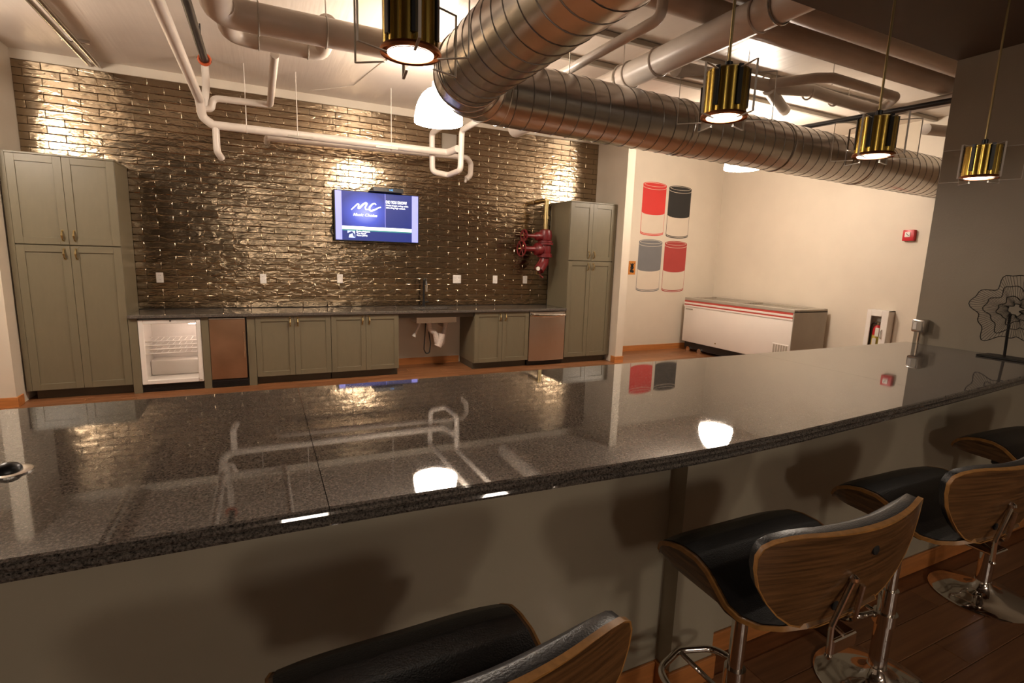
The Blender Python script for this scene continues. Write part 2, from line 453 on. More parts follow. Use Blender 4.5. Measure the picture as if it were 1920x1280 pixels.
def tall_cabinet(name, label, x0, x1, fill=None):
    t = thing(name, label, 'cabinet', ((x0 + x1) / 2, YF + .3, 0))
    MB().box(x0, x1, YF + .021, YW - .024, .105, 2.43, .002).build('body', M['olive'], t)
    MB().box(x0 + .01, x1 - .01, YF + .075, YW - .024, .0, .105).build('toe_kick', M['olive_dark'], t)
    MB().box(x0 - .006, x1 + .006, YF - .004, YW - .024, 2.43, 2.449, .003).build('top_panel', M['olive'], t)
    mx = (x0 + x1) / 2; g = .0016
    for (a, b, hx) in ((x0, mx, mx - .047), (mx, x1, mx + .047)):
        shaker_door(t, a + g, b - g, 1.583, 2.428, hx, 1.672)
        shaker_door(t, a + g, b - g, .108, 1.573, hx, 1.492)
    return t
tL = tall_cabinet('tall_cabinet', 'tall olive four-door pantry cabinet beside the glass-door fridge', -2.149, -1.311)
MB().box(-2.195, -2.149, YF + .002, YF + .03, .105, 2.449, .002).build('filler_strip', M['olive'], tL)
tR = tall_cabinet('tall_cabinet', 'tall olive four-door pantry cabinet beside the dishwasher and red valve', 4.129, 4.925)
MB().box(4.925, 4.960, YF + .002, YF + .03, .105, 2.449, .002).build('filler_strip', M['olive'], tR)

def base_cabinet(label, x0, x1):
    t = thing('base_cabinet', label, 'cabinet', ((x0 + x1) / 2, YF + .3, 0), 'low olive cabinets under the back counter')
    MB().box(x0, x1, YF + .021, YW - .016, .10, .826, .002).build('body', M['olive'], t)
    MB().box(x0 + .004, x1 - .004, YF + .075, YW - .02, 0, .10).build('toe_kick', M['olive_dark'], t)
    mx = (x0 + x1) / 2
    for (a, b, hx) in ((x0, mx, mx - .042), (mx, x1, mx + .042)):
        shaker_door(t, a + .0015, b - .0015, .104, .822, hx, .752, .06)
    return t
base_cabinet('low olive two-door cabinet next to the narrow brown metal fridge', -.100, .739)
base_cabinet('low olive two-door cabinet just left of the open sink space', .741, 1.583)
base_cabinet('low olive two-door cabinet between the sink space and the dishwasher', 2.650, 3.503)
for (a, b, lab) in ((-1.309, -1.231, 'olive filler post between the tall cabinet and the white glass-door fridge'), (-.645, -.570, 'olive filler post between the two small fridges'), (-.186, -.102, 'olive filler post right of the narrow brown metal fridge')):
    o = MB().box(a, b, YF + .004, YF + .55, 0.006, .826, .002).build('filler_post', M['olive'], loc=((a + b) / 2, YF + .28, 0))
    tag(o, lab, 'panel', 'filler posts')

# back counter (with sink hole)
t = thing('back_counter', 'long black polished counter with undermount sink along the tiled wall', 'countertop', (1.4, 6.97, .83))
cy0, cy1 = YF - .03, YW - .011
mb = MB()
sx0, sx1, sy0, sy1 = 1.86, 2.40, 6.78, 7.12
mb.box(-1.308, sx0, cy0, cy1, .829, .865, .004).box(sx1, 4.124, cy0, cy1, .829, .865, .004)
mb.box(sx0, sx1, cy0, sy0, .829, .865, .003).box(sx0, sx1, sy1, cy1, .829, .865, .003)
mb.build('slab', M['granite'], t)
MB().box(1.585, 2.648, YF + .03, YF + .05, .765, .829, .002).build('apron', M['olive_dark'], t)
s = thing('kitchen_sink', 'stainless undermount sink basin in the back counter', 'sink', (2.13, 6.95, .68))
mb = MB(); w_ = .012
mb.box(sx0 - w_, sx1 + w_, sy0 - w_, sy1 + w_, .68, .692).box(sx0 - w_, sx0, sy0 - w_, sy1 + w_, .692, .828).box(sx1, sx1 + w_, sy0 - w_, sy1 + w_, .692, .828)
mb.box(sx0, sx1, sy0 - w_, sy0, .692, .828).box(sx0, sx1, sy1, sy1 + w_, .692, .828)
mb.build('basin', M['stainless'], s)
MB().lathe([(.04, 0), (.04, .004), (.03, .004)], (2.13, 6.95, .692), 16).build('drain', M['chrome'], s)
f = thing('faucet', 'tall black gooseneck faucet behind the sink', 'faucet', (2.06, 7.17, .865))
MB().lathe([(.028, 0), (.028, .012), (.02, .02), (.018, .09)], (2.06, 7.17, .865), 16).build('base', M['black_plastic'], f)
MB().tube([(2.06, 7.17, .94), (2.06, 7.17, 1.22), (2.055, 7.12, 1.265), (2.05, 7.03, 1.25), (2.048, 7.0, 1.17)], .0135, 12, .05, 5).build('spout', M['black_plastic'], f)
MB().tube([(2.048, 7.0, 1.18), (2.047, 6.995, 1.09)], .018, 12).build('spray_head', M['chrome'], f)
MB().tube([(2.075, 7.17, .925), (2.13, 7.165, .94)], .008, 10).build('lever', M['black_plastic'], f)

# plumbing under the sink
t = thing('sink_drain', 'wrapped white drain trap hanging under the sink', 'pipe', (2.13, 6.95, .2))
MB().tube([(2.07, 6.95, .68), (2.08, 6.93, .56), (2.15, 6.90, .52), (2.17, 6.90, .40), (2.20, 6.90, .335), (2.26, 6.93, .37), (2.30, 6.98, .50), (2.335, 7.0, .60), (2.33, 7.03, .68)], .036, 12, .05, 4).build('trap', M['drain'], t)
MB().tube([(2.185, 6.90, .33), (2.22, 6.905, .40), (2.25, 6.92, .50)], .054, 12).build('trap_wrap', M['drain'], t)
MB().tube([(1.965, 7.0, .68), (1.95, 6.99, .64), (1.86, 6.93, .50)], .018, 10).lathe([(.027, 0), (.027, .03)], (1.86, 6.93, .495), 14, (-.55, -.35, -.75)).build('supply_stub', M['pipe'], t)
MB().tube([(2.33, 7.0, .60), (2.33, YW - .002, .60)], .025, 10).build('wall_arm', M['drain'], t)
h = MB().tube([(2.03, 6.97, .68), (2.02, 6.97, .45), (2.01, 6.97, .28), (2.035, 6.96, .22), (2.085, 6.96, .23), (2.105, 6.97, .36), (2.08, 6.98, .52), (2.04, 6.99, .68)], .008, 8, .04, 4).build('spray_hose', M['rubber'], loc=(2.05, 6.97, .22))
tag(h, 'thin black hose looping down beneath the sink', 'hose')

# ================================================================== APPLIANCES
t = thing('glass_door_fridge', 'white under-counter fridge with glass door and wire shelves', 'fridge', (-.937, 6.97, 0))
x0, x1 = -1.226, -.648
mb = MB().box(x0, x0 + .03, YF + .05, YW - .05, .095, .812).box(x1 - .03, x1, YF + .05, YW - .05, .095, .812).box(x0 + .03, x1 - .03, YF + .05, YW - .05, .782, .812).box(x0 + .03, x1 - .03, YF + .05, YW - .05, .095, .125).box(x0 + .03, x1 - .03, YW - .09, YW - .05, .125, .782)
mb.box(x0 + .03, x1 - .03, YW - .30, YW - .09, .125, .30, .02, 2)
mb.build('cabinet_body', M['white_plastic'], t)
d = MB().box(x0, x0 + .046, YF, YF + .045, .097, .810, .004).box(x1 - .046, x1, YF, YF + .045, .097, .810, .004).box(x0 + .046, x1 - .046, YF, YF + .045, .765, .810, .004).box(x0 + .046, x1 - .046, YF, YF + .045, .097, .142, .004).build('door', M['white_plastic'], t)
MB().box(x0 + .044, x1 - .044, YF + .02, YF + .024, .14, .767).build('pane', M['glass'], d)
MB().box(x1 - .040, x1 - .006, YF - .012, YF, .12, .79, .004).build('door_handle', M['white_plastic'], d)
MB().lathe([(.008, 0), (.008, .008)], (-.93, YF, .795), 10, (0, -1, 0)).build('lock', M['gap'], d)
for zz in (.56, .515, .47, .425):
    mb = MB().tube([(x0 + .032, YF + .09, zz), (x1 - .032, YF + .09, zz)], .0075, 6).tube([(x0 + .032, YF + .40, zz), (x1 - .032, YF + .40, zz)], .004, 6)
    for k in range(9):
        xx = x0 + .06 + k * .057
        mb.tube([(xx, YF + .09, zz), (xx, YF + .40, zz)], .0025, 5)
    mb.build('shelf', M['white_plastic'], t)
MB().box(x1 - .13, x1 - .034, YF + .16, YF + .20, .735, .765, .004).build('added_fill_lamp', emit('fridge_fill_glow', (1, .82, .72), 22.0), t)  # unseen glowing block added to brighten the fridge interior
mb = MB().box(x0, x1, YF + .03, YF + .06, .004, .095)
for k in range(5): mb.box(x0 + .02, x1 - .02, YF + .024, YF + .032, .02 + k * .014, .026 + k * .014)
mb.build('kick_grille', M['black_plastic'], t)

t = thing('narrow_fridge', 'narrow under-counter fridge with brown metal door and bar handle', 'fridge', (-.378, 6.97, 0))
x0, x1 = -.566, -.190
MB().box(x0, x1, YF + .04, YW - .05, .02, .815).build('cabinet_body', M['black_plastic'], t)
d = MB().box(x0, x1 - .014, YF, YF + .038, .105, .800, .004).build('door', M['copper_door'], t)
MB().box(x0, x1 - .014, YF - .002, YF + .038, .800, .815, .002).build('door_cap', M['stainless'], d)
MB().tube([(x1 - .030, YF - .038, .36), (x1 - .030, YF - .038, .66)], .0085, 10).tube([(x1 - .030, YF, .38), (x1 - .030, YF - .038, .38)], .006, 8).tube([(x1 - .030, YF, .64), (x1 - .030, YF - .038, .64)], .006, 8).build('bar_handle', M['chrome'], d)
mb = MB().box(x0, x1, YF + .01, YF + .04, .004, .10)
for k in range(4): mb.box(x0 + .01, x1 - .01, YF + .002, YF + .012, .022 + k * .018, .030 + k * .018)
mb.build('kick_grille', M['black_plastic'], t)

t = thing('dishwasher', 'stainless steel dishwasher with a full-width handle', 'dishwasher', (3.82, 6.97, 0))
x0, x1 = 3.512, 4.122
MB().box(x0, x1, YF + .05, YW - .05, .02, .822).build('tub', M['black_plastic'], t)
rows = []
for i in range(13):
    u = i / 12; x = x0 + .003 + (x1 - x0 - .006) * u
    rows.append([(x, YF + .004 - .022 * math.sin(PI * u) ** 1.0, zz) for zz in (.082, .30, .55, .74, .818)])
mb = MB(); mb.sheet(rows)
mb.sheet([[(x0 + .003, YF + .05, zz) for zz in (.082, .818)], [(x0 + .003, YF + .004, zz) for zz in (.082, .818)]]); mb.sheet([[(x1 - .003, YF + .004, zz) for zz in (.082, .818)], [(x1 - .003, YF + .05, zz) for zz in (.082, .818)]])
d = mb.build('door', M['stainless'], t)
mb = MB(); pts = [(x0 + .03 + (x1 - x0 - .06) * i / 10, YF - .018 - .045 * math.sin(PI * i / 10) ** .6, .772 - .012 * math.sin(PI * i / 10)) for i in range(11)]
mb.tube(pts, .021, 10); mb.lathe([(.024, 0), (.024, .03), (.02, .036)], (x0 + .03, YF, .772), 14, (0, -1, 0)).lathe([(.024, 0), (.024, .03), (.02, .036)], (x1 - .03, YF, .772), 14, (0, -1, 0))
mb.build('door_handle', M['chrome'], d)
MB().box(x0 + .003, x1 - .003, YF + .06, YF + .08, .004, .08).build('kick_plate', M['black_plastic'], t)

# chest freezer in the alcove
t = thing('chest_freezer', 'long white chest freezer with two red stripes against the cream wall', 'freezer', (7.32, 6.05, 0))
fx0, fx1, fy0, fy1 = 6.95, 7.70, 4.955, 7.14
MB().box(fx0, fx1, fy0 + .012, fy1, .18, .93, .012, 2).build('body', M['enamel'], t)
MB().box(fx0 - .002, fx1, fy0, fy0 + .012, .18, .955, .004).build('shaded_end_panel', M['grey_metal'], t)  # white end of the freezer, its shade put in as grey
for (z0, z1) in ((.838, .868), (.896, .930)):
    MB().box(fx0 - .006, fx0 + .004, fy0 + .02, fy1 - .002, z0, z1, .002).build('red_stripe', M['red_stripe'], t)
MB().box(fx0 - .008, fx0 + .002, fy0 + .014, fy1, .868, .900, .002).box(fx0 - .008, fx0 + .002, fy0 + .014, fy1, .818, .845, .002).build('bumper_strip', M['enamel'], t)
mb = MB().box(fx0 - .008, fx0 + .09, fy0, fy1, .93, .980, .006).box(fx1 - .09, fx1, fy0, fy1, .93, .985, .006).box(fx0 + .09, fx1 - .09, fy0, fy0 + .10, .93, .980, .006).box(fx0 + .09, fx1 - .09, fy1 - .10, fy1, .93, .980, .006)
mb.build('top_rim', M['grey_metal'], t)
for (a, b, zz) in ((fy0 + .10, 6.08, .962), (6.02, fy1 - .10, .972)):
    l = MB().box(fx0 + .09, fx1 - .09, a, b, zz, zz + .006).build('sliding_lid', M['glass'], t)
    MB().box(fx0 + .09, fx1 - .09, a, a + .025, zz - .002, zz + .014, .002).box(fx0 + .09, fx1 - .09, b - .025, b, zz - .002, zz + .014, .002).build('lid_frame', M['stainless'], l)
MB().box(fx0 + .05, fx1 - .04, fy0 + .05, fy1 - .03, .055, .18).build('plinth', M['black_plastic'], t)
for yy in (fy0 + .15, fy1 - .15, fy1 - .42):
    MB().lathe([(.045, -.02), (.045, .02)], (fx0 + .04, yy, .047), 16, (1, 0, 0)).build('caster', M['chrome'], t)
g = MB().box(fx0 - .006, fx0 + .002, 4.985, 5.255, .26, .45, .002).build('vent_grille', M['enamel'], t)
for k in range(6): MB().box(fx0 - .009, fx0 - .005, 5.0 + k * .042, 5.0 + k * .042 + .030, .275, .435).build('vent_slot', M['grey_metal'], g)
MB().box(fx0 - .005, fx0, 6.93, 7.10, .765, .785, .001).build('nameplate', M['grey_metal'], t)
MB().lathe([(.012, 0), (.012, .008)], (fx0, 6.35, .25), 10, (-1, 0, 0)).build('drain_plug', M['brass'], t)

# ================================================================== TELEVISION
t = thing('television', 'wall-mounted flat television showing a blue music channel screen', 'television', (1.43, 7.23, 1.74))
tx0, tx1, tz0, tz1, ty = .868, 1.992, 1.742, 2.392, 7.175
MB().box(tx0, tx1, ty, ty + .045, tz0, tz1, .006).build('housing', M['black_plastic'], t)
MB().box(tx0 + .35, tx1 - .35, ty + .045, YW - .022, tz0 + .18, tz1 - .18).build('wall_bracket', M['black_plastic'], t)
W_, H_ = tx1 - tx0, tz1 - tz0
def sx(px): return tx0 + (px - 245) / 1555 * W_
def sz(px, py): return tz1 - ((py - .057 * (px - 245)) - 150) / 920 * H_
def rect(name, m, xa, xb, za, zb, dy, parent): return MB().box(xa, xb, ty - dy, ty - dy + .0006, za, zb).build(name, m, parent, smooth=False)
E_ = lambda n, c, s=1.0: emit(n, c, s * .55)
scr = rect('screen', E_('screen_navy', (.008, .018, .13), 1.0), sx(268), sx(1775), tz0 + .014, tz1 - .012, .0008, t)
m_lav = E_('screen_lavender', (.26, .28, .90), 1.0)
rect('side_bar', m_lav, sx(268), sx(378), tz0 + .016, tz1 - .014, .0016, scr); rect('side_bar', m_lav, sx(1655), sx(1775), tz0 + .016, tz1 - .014, .0016, scr)
def glow():
    m, nt, b = nodes_of('screen_blue_spotlight'); N, L = nt.nodes, nt.links
    g = N.new('ShaderNodeNewGeometry'); mp = N.new('ShaderNodeMapping'); cx, cz = sx(790), tz1 - .42 * H_
    mp.inputs['Location'].default_value = (-cx / .33, 0, -cz / .27); mp.inputs['Scale'].default_value = (1 / .33, 0, 1 / .27)
    L.new(g.outputs['Position'], mp.inputs['Vector'])
    gr = N.new('ShaderNodeTexGradient'); gr.gradient_type = 'SPHERICAL'; L.new(mp.outputs[0], gr.inputs[0])
    r = N.new('ShaderNodeValToRGB'); e = r.color_ramp.elements
    e[0].color = (.012, .03, .26, 1); e[1].color = (.42, .46, 1.0, 1); k = e.new(.45); k.color = (.06, .10, .62, 1)
    L.new(gr.outputs['Fac'], r.inputs['Fac']); L.new(r.outputs['Color'], b.inputs['Emission Color']); b.inputs['Emission Strength'].default_value = .55
    b.inputs['Base Color'].default_value = (.01, .01, .03, 1)
    return m
rect('logo_panel', glow(), sx(382), sx(1148), tz1 - .70 * H_, tz1 - .02 * H_, .0016, scr)
m_wh = E_('screen_white', (.95, .97, 1.0), 1.6)
rect('divider', m_lav, sx(1150), sx(1157), tz1 - .70 * H_, tz1 - .02 * H_, .0018, scr)
rect('white_band', E_('screen_pale_band', (.93, 1.0, .93), 1.3), sx(380), sx(1652), tz1 - .765 * H_, tz1 - .70 * H_, .0018, scr)
rect('teal_line', E_('screen_teal', (.02, .16, .16), 1.0), sx(380), sx(1652), tz1 - .79 * H_, tz1 - .765 * H_, .0017, scr)
rect('album_thumbnail', E_('screen_thumb', (.45, .60, .95), 1.0), sx(470), sx(605), tz1 - .93 * H_, tz1 - .79 * H_, .0018, scr)
MB().poly([(sx(450), ty - .0026, tz1 - .93 * H_), (sx(490), ty - .0026, tz1 - .93 * H_), (sx(500), ty - .0026, tz1 - .87 * H_), (sx(560), ty - .0026, tz1 - .84 * H_), (sx(570), ty - .0026, tz1 - .89 * H_), (sx(595), ty - .0026, tz1 - .93 * H_), (sx(600), ty - .0026, tz1 - .86 * H_), (sx(550), ty - .0026, tz1 - .80 * H_), (sx(470), ty - .0026, tz1 - .84 * H_)], (0, .0005, 0)).build('thumbnail_figure', E_('screen_ink', (.01, .02, .12), 1.0), scr, smooth=False)
def ribbon(pts, wd):
    mb = MB(); P = [Vector((sx(a), ty - .0028, sz(a, b))) for a, b in pts]; P = fillet_path(P, .02, 4)
    l, r = [], []
    for i, p in enumerate(P):
        tg = (P[min(i + 1, len(P) - 1)] - P[max(i - 1, 0)]).normalized(); n = Vector((-tg.z, 0, tg.x))
        k = wd * (.55 + .45 * math.sin(PI * min(1, max(0, i / (len(P) - 1)))))
        l.append(p + n * k / 2); r.append(p - n * k / 2)
    mb.sheet([l, r]); return mb
lg = ribbon([(545, 514), (600, 462), (655, 408), (678, 420), (668, 492), (690, 486), (745, 425), (800, 388), (826, 402), (790, 470), (800, 515), (838, 508)], .022)
lg.build('logo_mark', m_wh, scr, smooth=False)
ribbon([(985, 425), (968, 398), (920, 410), (868, 468), (862, 520), (900, 534), (960, 515), (1020, 482), (1074, 464)], .022).build('logo_mark', m_wh, scr, smooth=False)
def text(name, body, x, z, h, m, parent, y, rot=(PI / 2, 0, 0), width=None, shear=0.0, bold=0.0):
    cu = bpy.data.curves.new(name, 'FONT'); cu.body = body; cu.size = 1.0; cu.shear = shear; cu.offset = bold
    ob = bpy.data.objects.new('tmp', cu); COL.objects.link(ob)
    dg = bpy.context.evaluated_depsgraph_get(); me = bpy.data.meshes.new_from_object(ob.evaluated_get(dg))
    bpy.data.objects.remove(ob)
    xs = [v.co.x for v in me.vertices]; zs = [v.co.y for v in me.vertices]
    k = h / max(1e-6, .70); kx = width / (max(xs) - min(xs)) if width else k
    bm = MB(); bm.bm.from_mesh(me); bpy.data.meshes.remove(me)
    for v in bm.bm.verts: v.co = Vector((x + (v.co.x - min(xs)) * kx, y, z + v.co.y * k))
    return bm.build(name, m, parent, smooth=False)
yt = ty - .0026
text('screen_text', 'Music Choice', sx(575), sz(575, 622), .034, m_wh, scr, yt, width=sx(1005) - sx(575), shear=.3, bold=.02)
text('screen_text', 'DID YOU KNOW?', sx(1168), sz(1168, 392), .036, m_wh, scr, yt, width=sx(1555) - sx(1168), bold=.03)
text('screen_text', 'Drake began acting while', sx(1170), sz(1170, 440), .020, m_wh, scr, yt, width=sx(1585) - sx(1170), bold=.02)
text('screen_text', 'attending high school.', sx(1170), sz(1170, 484), .020, m_wh, scr, yt, width=sx(1530) - sx(1170), bold=.02)
text('screen_text', 'Drake f/Rihanna', sx(628), sz(628, 918), .019, m_wh, scr, yt, width=sx(872) - sx(628), bold=.02)
text('screen_text', '"Too Good"', sx(628), sz(628, 955), .019, m_wh, scr, yt, width=sx(805) - sx(628), bold=.02)
text('screen_text', 'Views (2016)', sx(628), sz(628, 992), .019, m_wh, scr, yt, width=sx(822) - sx(628), bold=.02)
text('maker_mark', 'LG', sx(1015), sz(1015, 1088), .010, M['chrome'], t, ty - .0005)
mb = MB().tube([(tx0 + .03, ty + .04, 1.95), (tx0 - .02, ty + .05, 1.93), (tx0 - .035, ty + .05, 1.86), (tx0 - .01, ty + .05, 1.80), (tx0 + .04, ty + .04, 1.79)], .006, 8, .03, 3)
mb.build('power_cable', M['rubber'], t)
c = thing('set_top_box', 'black cable box lying on top of the television', 'cable box', (1.55, 7.2, 2.393))
MB().box(1.35, 1.752, 7.09, 7.268, 2.394, 2.452, .006).build('case', M['black_plastic'], c)
text('clock_display', '4:42', 1.56, 2.414, .022, E_('clock_blue', (.05, .35, .9), 1.5), c, 7.0895)
MB().box(1.31, 1.36, 7.10, 7.26, 2.394, 2.404, .002).build('shelf_lip', M['black_plastic'], c)

# ================================================================== WALL SMALL THINGS
OUT = [(-1.084, 1.234, .072, 1, 'white outlet plate nearest the tall cabinet on the left'), (.01, 1.233, .072, 1, 'white outlet plate on the tile between fridge and television'), (.937, 1.243, .072, 1, 'white outlet plate on the tile below the left edge of the television'), (2.592, 1.253, .125, 2, 'wide double white switch plate right of the faucet'), (3.208, 1.255, .075, 1, 'white outlet plate in the middle between faucet and red valve'), (3.722, 1.257, .075, 1, 'white outlet plate below the red valve')]
for (x, z, wd, n, lab) in OUT:
    t = thing('outlet_plate', lab, 'outlet', (x, YW - .015, z), 'white plates in the tiled wall')
    MB().box(x - wd / 2, x + wd / 2, YW - .0205, YW - .0125, z - .059, z + .059, .003).build('plate', M['white_plastic'], t)
    for k in range(n):
        xc = x + (k - (n - 1) / 2) * .052
        for dz in (-.024, .024):
            s_ = MB().box(xc - .016, xc + .016, YW - .0225, YW - .0200, z + dz - .014, z + dz + .014, .004).build('socket', M['white_plastic'], t)
            MB().box(xc - .008, xc - .006, YW - .0232, YW - .0222, z + dz - .002, z + dz + .007).box(xc + .006, xc + .008, YW - .0232, YW - .0222, z + dz - .002, z + dz + .007).build('slot', M['gap'], s_)
t = thing('access_box', 'small plain grey box high on the tile under the dome lamp', 'box', (2.25, YW - .03, 2.98))
MB().box(2.335, 2.545, YW - .05, YW - .012, 3.02, 3.27, .004).build('case', M['grey_metal'], t)
MB().box(2.345, 2.535, YW - .054, YW - .05, 3.03, 3.26, .002).build('cover', M['grey_metal'], t)

# red sprinkler riser valves beside the right tall cabinet
t = thing('sprinkler_valve', 'red sprinkler riser with two handwheels beside the tall cabinet', 'valve', (3.85, 6.95, 1.30))
vx, vy = 3.87, 6.95
MB().tube([(vx, vy, 2.45), (vx, vy, 2.02)], .034, 14).tube([(vx, vy, 2.45), (vx, YW - .022, 2.45)], .034, 14).build('riser_pipe', M['brass'], t)
MB().lathe([(.045, 0), (.045, .05)], (vx, vy, 2.18), 14).build('coupling', M['brass'], t)
MB().lathe([(.05, 0), (.095, .03), (.105, .10), (.092, .17), (.045, .19)], (vx, vy, 1.84), 20).build('upper_body', M['red'], t)
MB().lathe([(.125, 0), (.125, .03)], (vx, vy, 1.80), 20).lathe([(.115, 0), (.115, .025)], (vx, vy, 1.835), 20).build('flange', M['red'], t)
MB().lathe([(.09, 0), (.10, .06), (.09, .14)], (vx, vy, 1.66), 20).build('middle_body', M['red'], t)
MB().lathe([(.12, 0), (.12, .03)], (vx, vy, 1.615), 20).lathe([(.11, 0), (.11, .025)], (vx, vy, 1.645), 20).build('flange', M['red'], t)
MB().tube([(vx, vy, 1.62), (vx - .01, vy, 1.54), (vx - .07, vy - .01, 1.46), (vx - .10, vy - .02, 1.42)], .08, 16).build('elbow', M['red'], t)
MB().tube([(vx - .07, vy - .01, 1.44), (vx - .07, vy - .01, 1.34), (vx - .02, vy - .01, 1.31)], .016, 8).build('drain_pipe', M['red'], t)
for (zz, L_, R_, rb) in ((1.92, .34, .082, .062), (1.73, .38, .112, .092)):
    MB().lathe([(rb * .7, 0), (rb, .04), (rb, .11), (rb * .45, .15), (rb * .4, L_ - .06), (.014, L_ - .06), (.014, L_)], (vx - .06, vy - .02, zz), 16, (-1, -.12, 0)).build('valve_bonnet', M['red'], t)
    cx = Vector((vx - .06, vy - .02, zz)) + Vector((-1, -.12, 0)).normalized() * (L_ - .01)
    mb = MB().torus(cx, (-1, -.12, 0), R_, .010, 24, 8)
    for k in range(3):
        a = k * PI / 3; d_ = Vector((.12, -1, 0)).normalized() * math.cos(a) + Vector((0, 0, 1)) * math.sin(a)
        mb.tube([cx + d_ * R_, cx - d_ * R_], .008, 6)
    hw = mb.build('handwheel', M['red'], t)
    MB().tube([cx, cx + Vector((-.05, -.006, 0))], .010, 8).build('stem', M['brass'], hw)
gg = MB().lathe([(.036, 0), (.036, .02)], (3.70, 6.84, 1.445), 18, (0, -1, 0)).build('pressure_gauge', M['chrome'], t)
MB().lathe([(.030, 0), (.030, .002)], (3.70, 6.8195, 1.445), 18, (0, -1, 0)).build('dial', M['white_plastic'], gg)
MB().tube([(3.70, 6.86, 1.41), (3.70, 6.87, 1.36), (3.78, 6.90, 1.35)], .010, 8).build('gauge_pipe', M['brass'], t)

# can decals on the cream wall: plain generic tins
def can_decal(label, x0, x1, z0, z1, col):
    t = thing('can_wall_decal', label, 'wall decal', ((x0 + x1) / 2, YW, z0), 'tin can decals on the cream wall')
    yb = YW - .0012; cx = (x0 + x1) / 2; hw = (x1 - x0) / 2 - .008; b = .045; n = 24
    def arc(zc, s, e0, e1, hw_=None, bb=None):
        hh = hw_ or hw; bb = bb or b
        return [(cx + hh * math.cos(a), zc + s * bb * math.sin(a)) for a in [e0 + (e1 - e0) * i / n for i in range(n + 1)]]
    def flat(name, pts, m, dy): return MB().poly([(p[0], yb - dy, p[1]) for p in pts], (0, .0010, 0)).build(name, m, t, smooth=False)
    mc = mat('decal_' + label.split()[0], col, .55, var=.03)
    zb, zt = z0 + b, z1 - b
    flat('tin_silhouette', arc(zb, -1, 0, PI) + arc(zt, 1, PI, 0), mc, 0)
    zs = z0 + .44 * (z1 - z0)
    k = (hw - .006) / hw
    flat('paper_band', arc(zs, -1, PI, 0, hw - .007)[::-1] + arc(zb + .035, -1, PI, 0, hw - .007), M['decal_paper'], .0011)
    flat('lid_opening', arc(zt, 1, 0, 2 * PI, hw - .02, b - .012), M['decal_paper'], .0011)
    flat('lid_inside', arc(zt, 1, 0, 2 * PI, hw - .032, b - .018), mc, .0022)
    flat('rim_line', arc(zt - .030, -1, PI, 0, hw)[::-1] + arc(zt - .037, -1, PI, 0, hw), M['decal_paper'], .0011)
    flat('base_line', arc(zb + .014, -1, PI, 0, hw - .007)[::-1] + arc(zb + .022, -1, PI, 0, hw - .007), M['decal_paper'], .0011)
M['decal_paper'] = mat('decal_paper', (0.66, 0.57, 0.46), .55, var=.02)
can_decal('bright red and cream tin can decal, upper left of the four', 5.925, 6.455, 2.045, 2.955, (.62, .035, .03))
can_decal('black and cream tin can decal, upper right of the four', 6.500, 7.035, 2.025, 2.940, (.018, .018, .018))
can_decal('grey and cream tin can decal, lower left of the four', 5.920, 6.455, 1.065, 1.985, (.17, .17, .175))
can_decal('dull red and cream tin can decal, lower right of the four', 6.500, 7.035, 1.060, 1.980, (.40, .045, .04))
t = thing('orange_card', 'small orange card with a dark figure on the cream wall', 'card', (5.80, YW, 1.36))
MB().box(5.735, 5.885, YW - .004, YW, 1.365, 1.60, .001).build('card', mat('orange_print', (.55, .20, .03), .5, var=.15, vscale=25), t)
mb = MB()
for (a, b, r) in ((5.81, 1.53, .030), (5.81, 1.485, .036), (5.795, 1.43, .030), (5.83, 1.42, .024)): mb.lathe([(r, 0), (r, .001)], (a, YW - .0045, b), 14, (0, -1, 0))
mb.tube([(5.76, YW - .005, 1.56), (5.80, YW - .005, 1.52)], .005, 6).tube([(5.86, YW - .005, 1.57), (5.82, YW - .005, 1.52)], .005, 6)
mb.build('printed_figure', M['gap'], t)

# fire alarm and extinguisher cabinet on the alcove wall
t = thing('fire_alarm', 'small red fire alarm horn with white strobe on the cream wall', 'fire alarm', (XA - .03, 4.04, 1.98))
MB().box(XA - .055, XA, 3.965, 4.105, 1.985, 2.130, .008, 2).build('housing', M['red_plastic'], t)
MB().box(XA - .062, XA - .055, 4.01, 4.075, 2.035, 2.10, .004).build('strobe', M['white_plastic'], t)
MB().poly([(XA - .0635, 4.02, 2.05), (XA - .0635, 4.03, 2.05), (XA - .0635, 4.065, 2.085), (XA - .0635, 4.055, 2.085)], (.001, 0, 0)).build('strobe_mark', M['gap'], t, smooth=False)
t = thing('extinguisher_cabinet', 'white wall cabinet with a glass door for the fire extinguisher', 'cabinet', (XA - .08, 4.21, .35))
ey0, ey1, ez0, ez1 = 4.075, 4.355, .38, 1.046; ex = XA - .13
mb = MB().box(ex, XA, ey0, ey0 + .012, ez0, ez1).box(ex, XA, ey1 - .012, ey1, ez0, ez1).box(ex, XA, ey0, ey1, ez0, ez0 + .012).box(ex, XA, ey0, ey1, ez1 - .012, ez1).box(XA - .008, XA - .002, ey0, ey1, ez0, ez1)
mb.build('box', M['white_plastic'], t)
d = MB().box(ex - .016, ex, ey0, ey0 + .085, ez0, ez1, .003).box(ex - .016, ex, ey1 - .06, ey1, ez0, ez1, .003).box(ex - .016, ex, ey0 + .085, ey1 - .06, ez1 - .085, ez1, .003).box(ex - .016, ex, ey0 + .085, ey1 - .06, ez0, ez0 + .085, .003).build('door', M['white_plastic'], t)
MB().box(ex - .009, ex - .006, ey0 + .08, ey1 - .055, ez0 + .08, ez1 - .08).build('pane', M['glass'], d)
MB().tube([(ex - .016, ey0 + .06, .66), (ex - .036, ey0 + .06, .68), (ex - .036, ey0 + .06, .76), (ex - .016, ey0 + .06, .78)], .006, 8).build('pull_handle', M['grey_metal'], d)
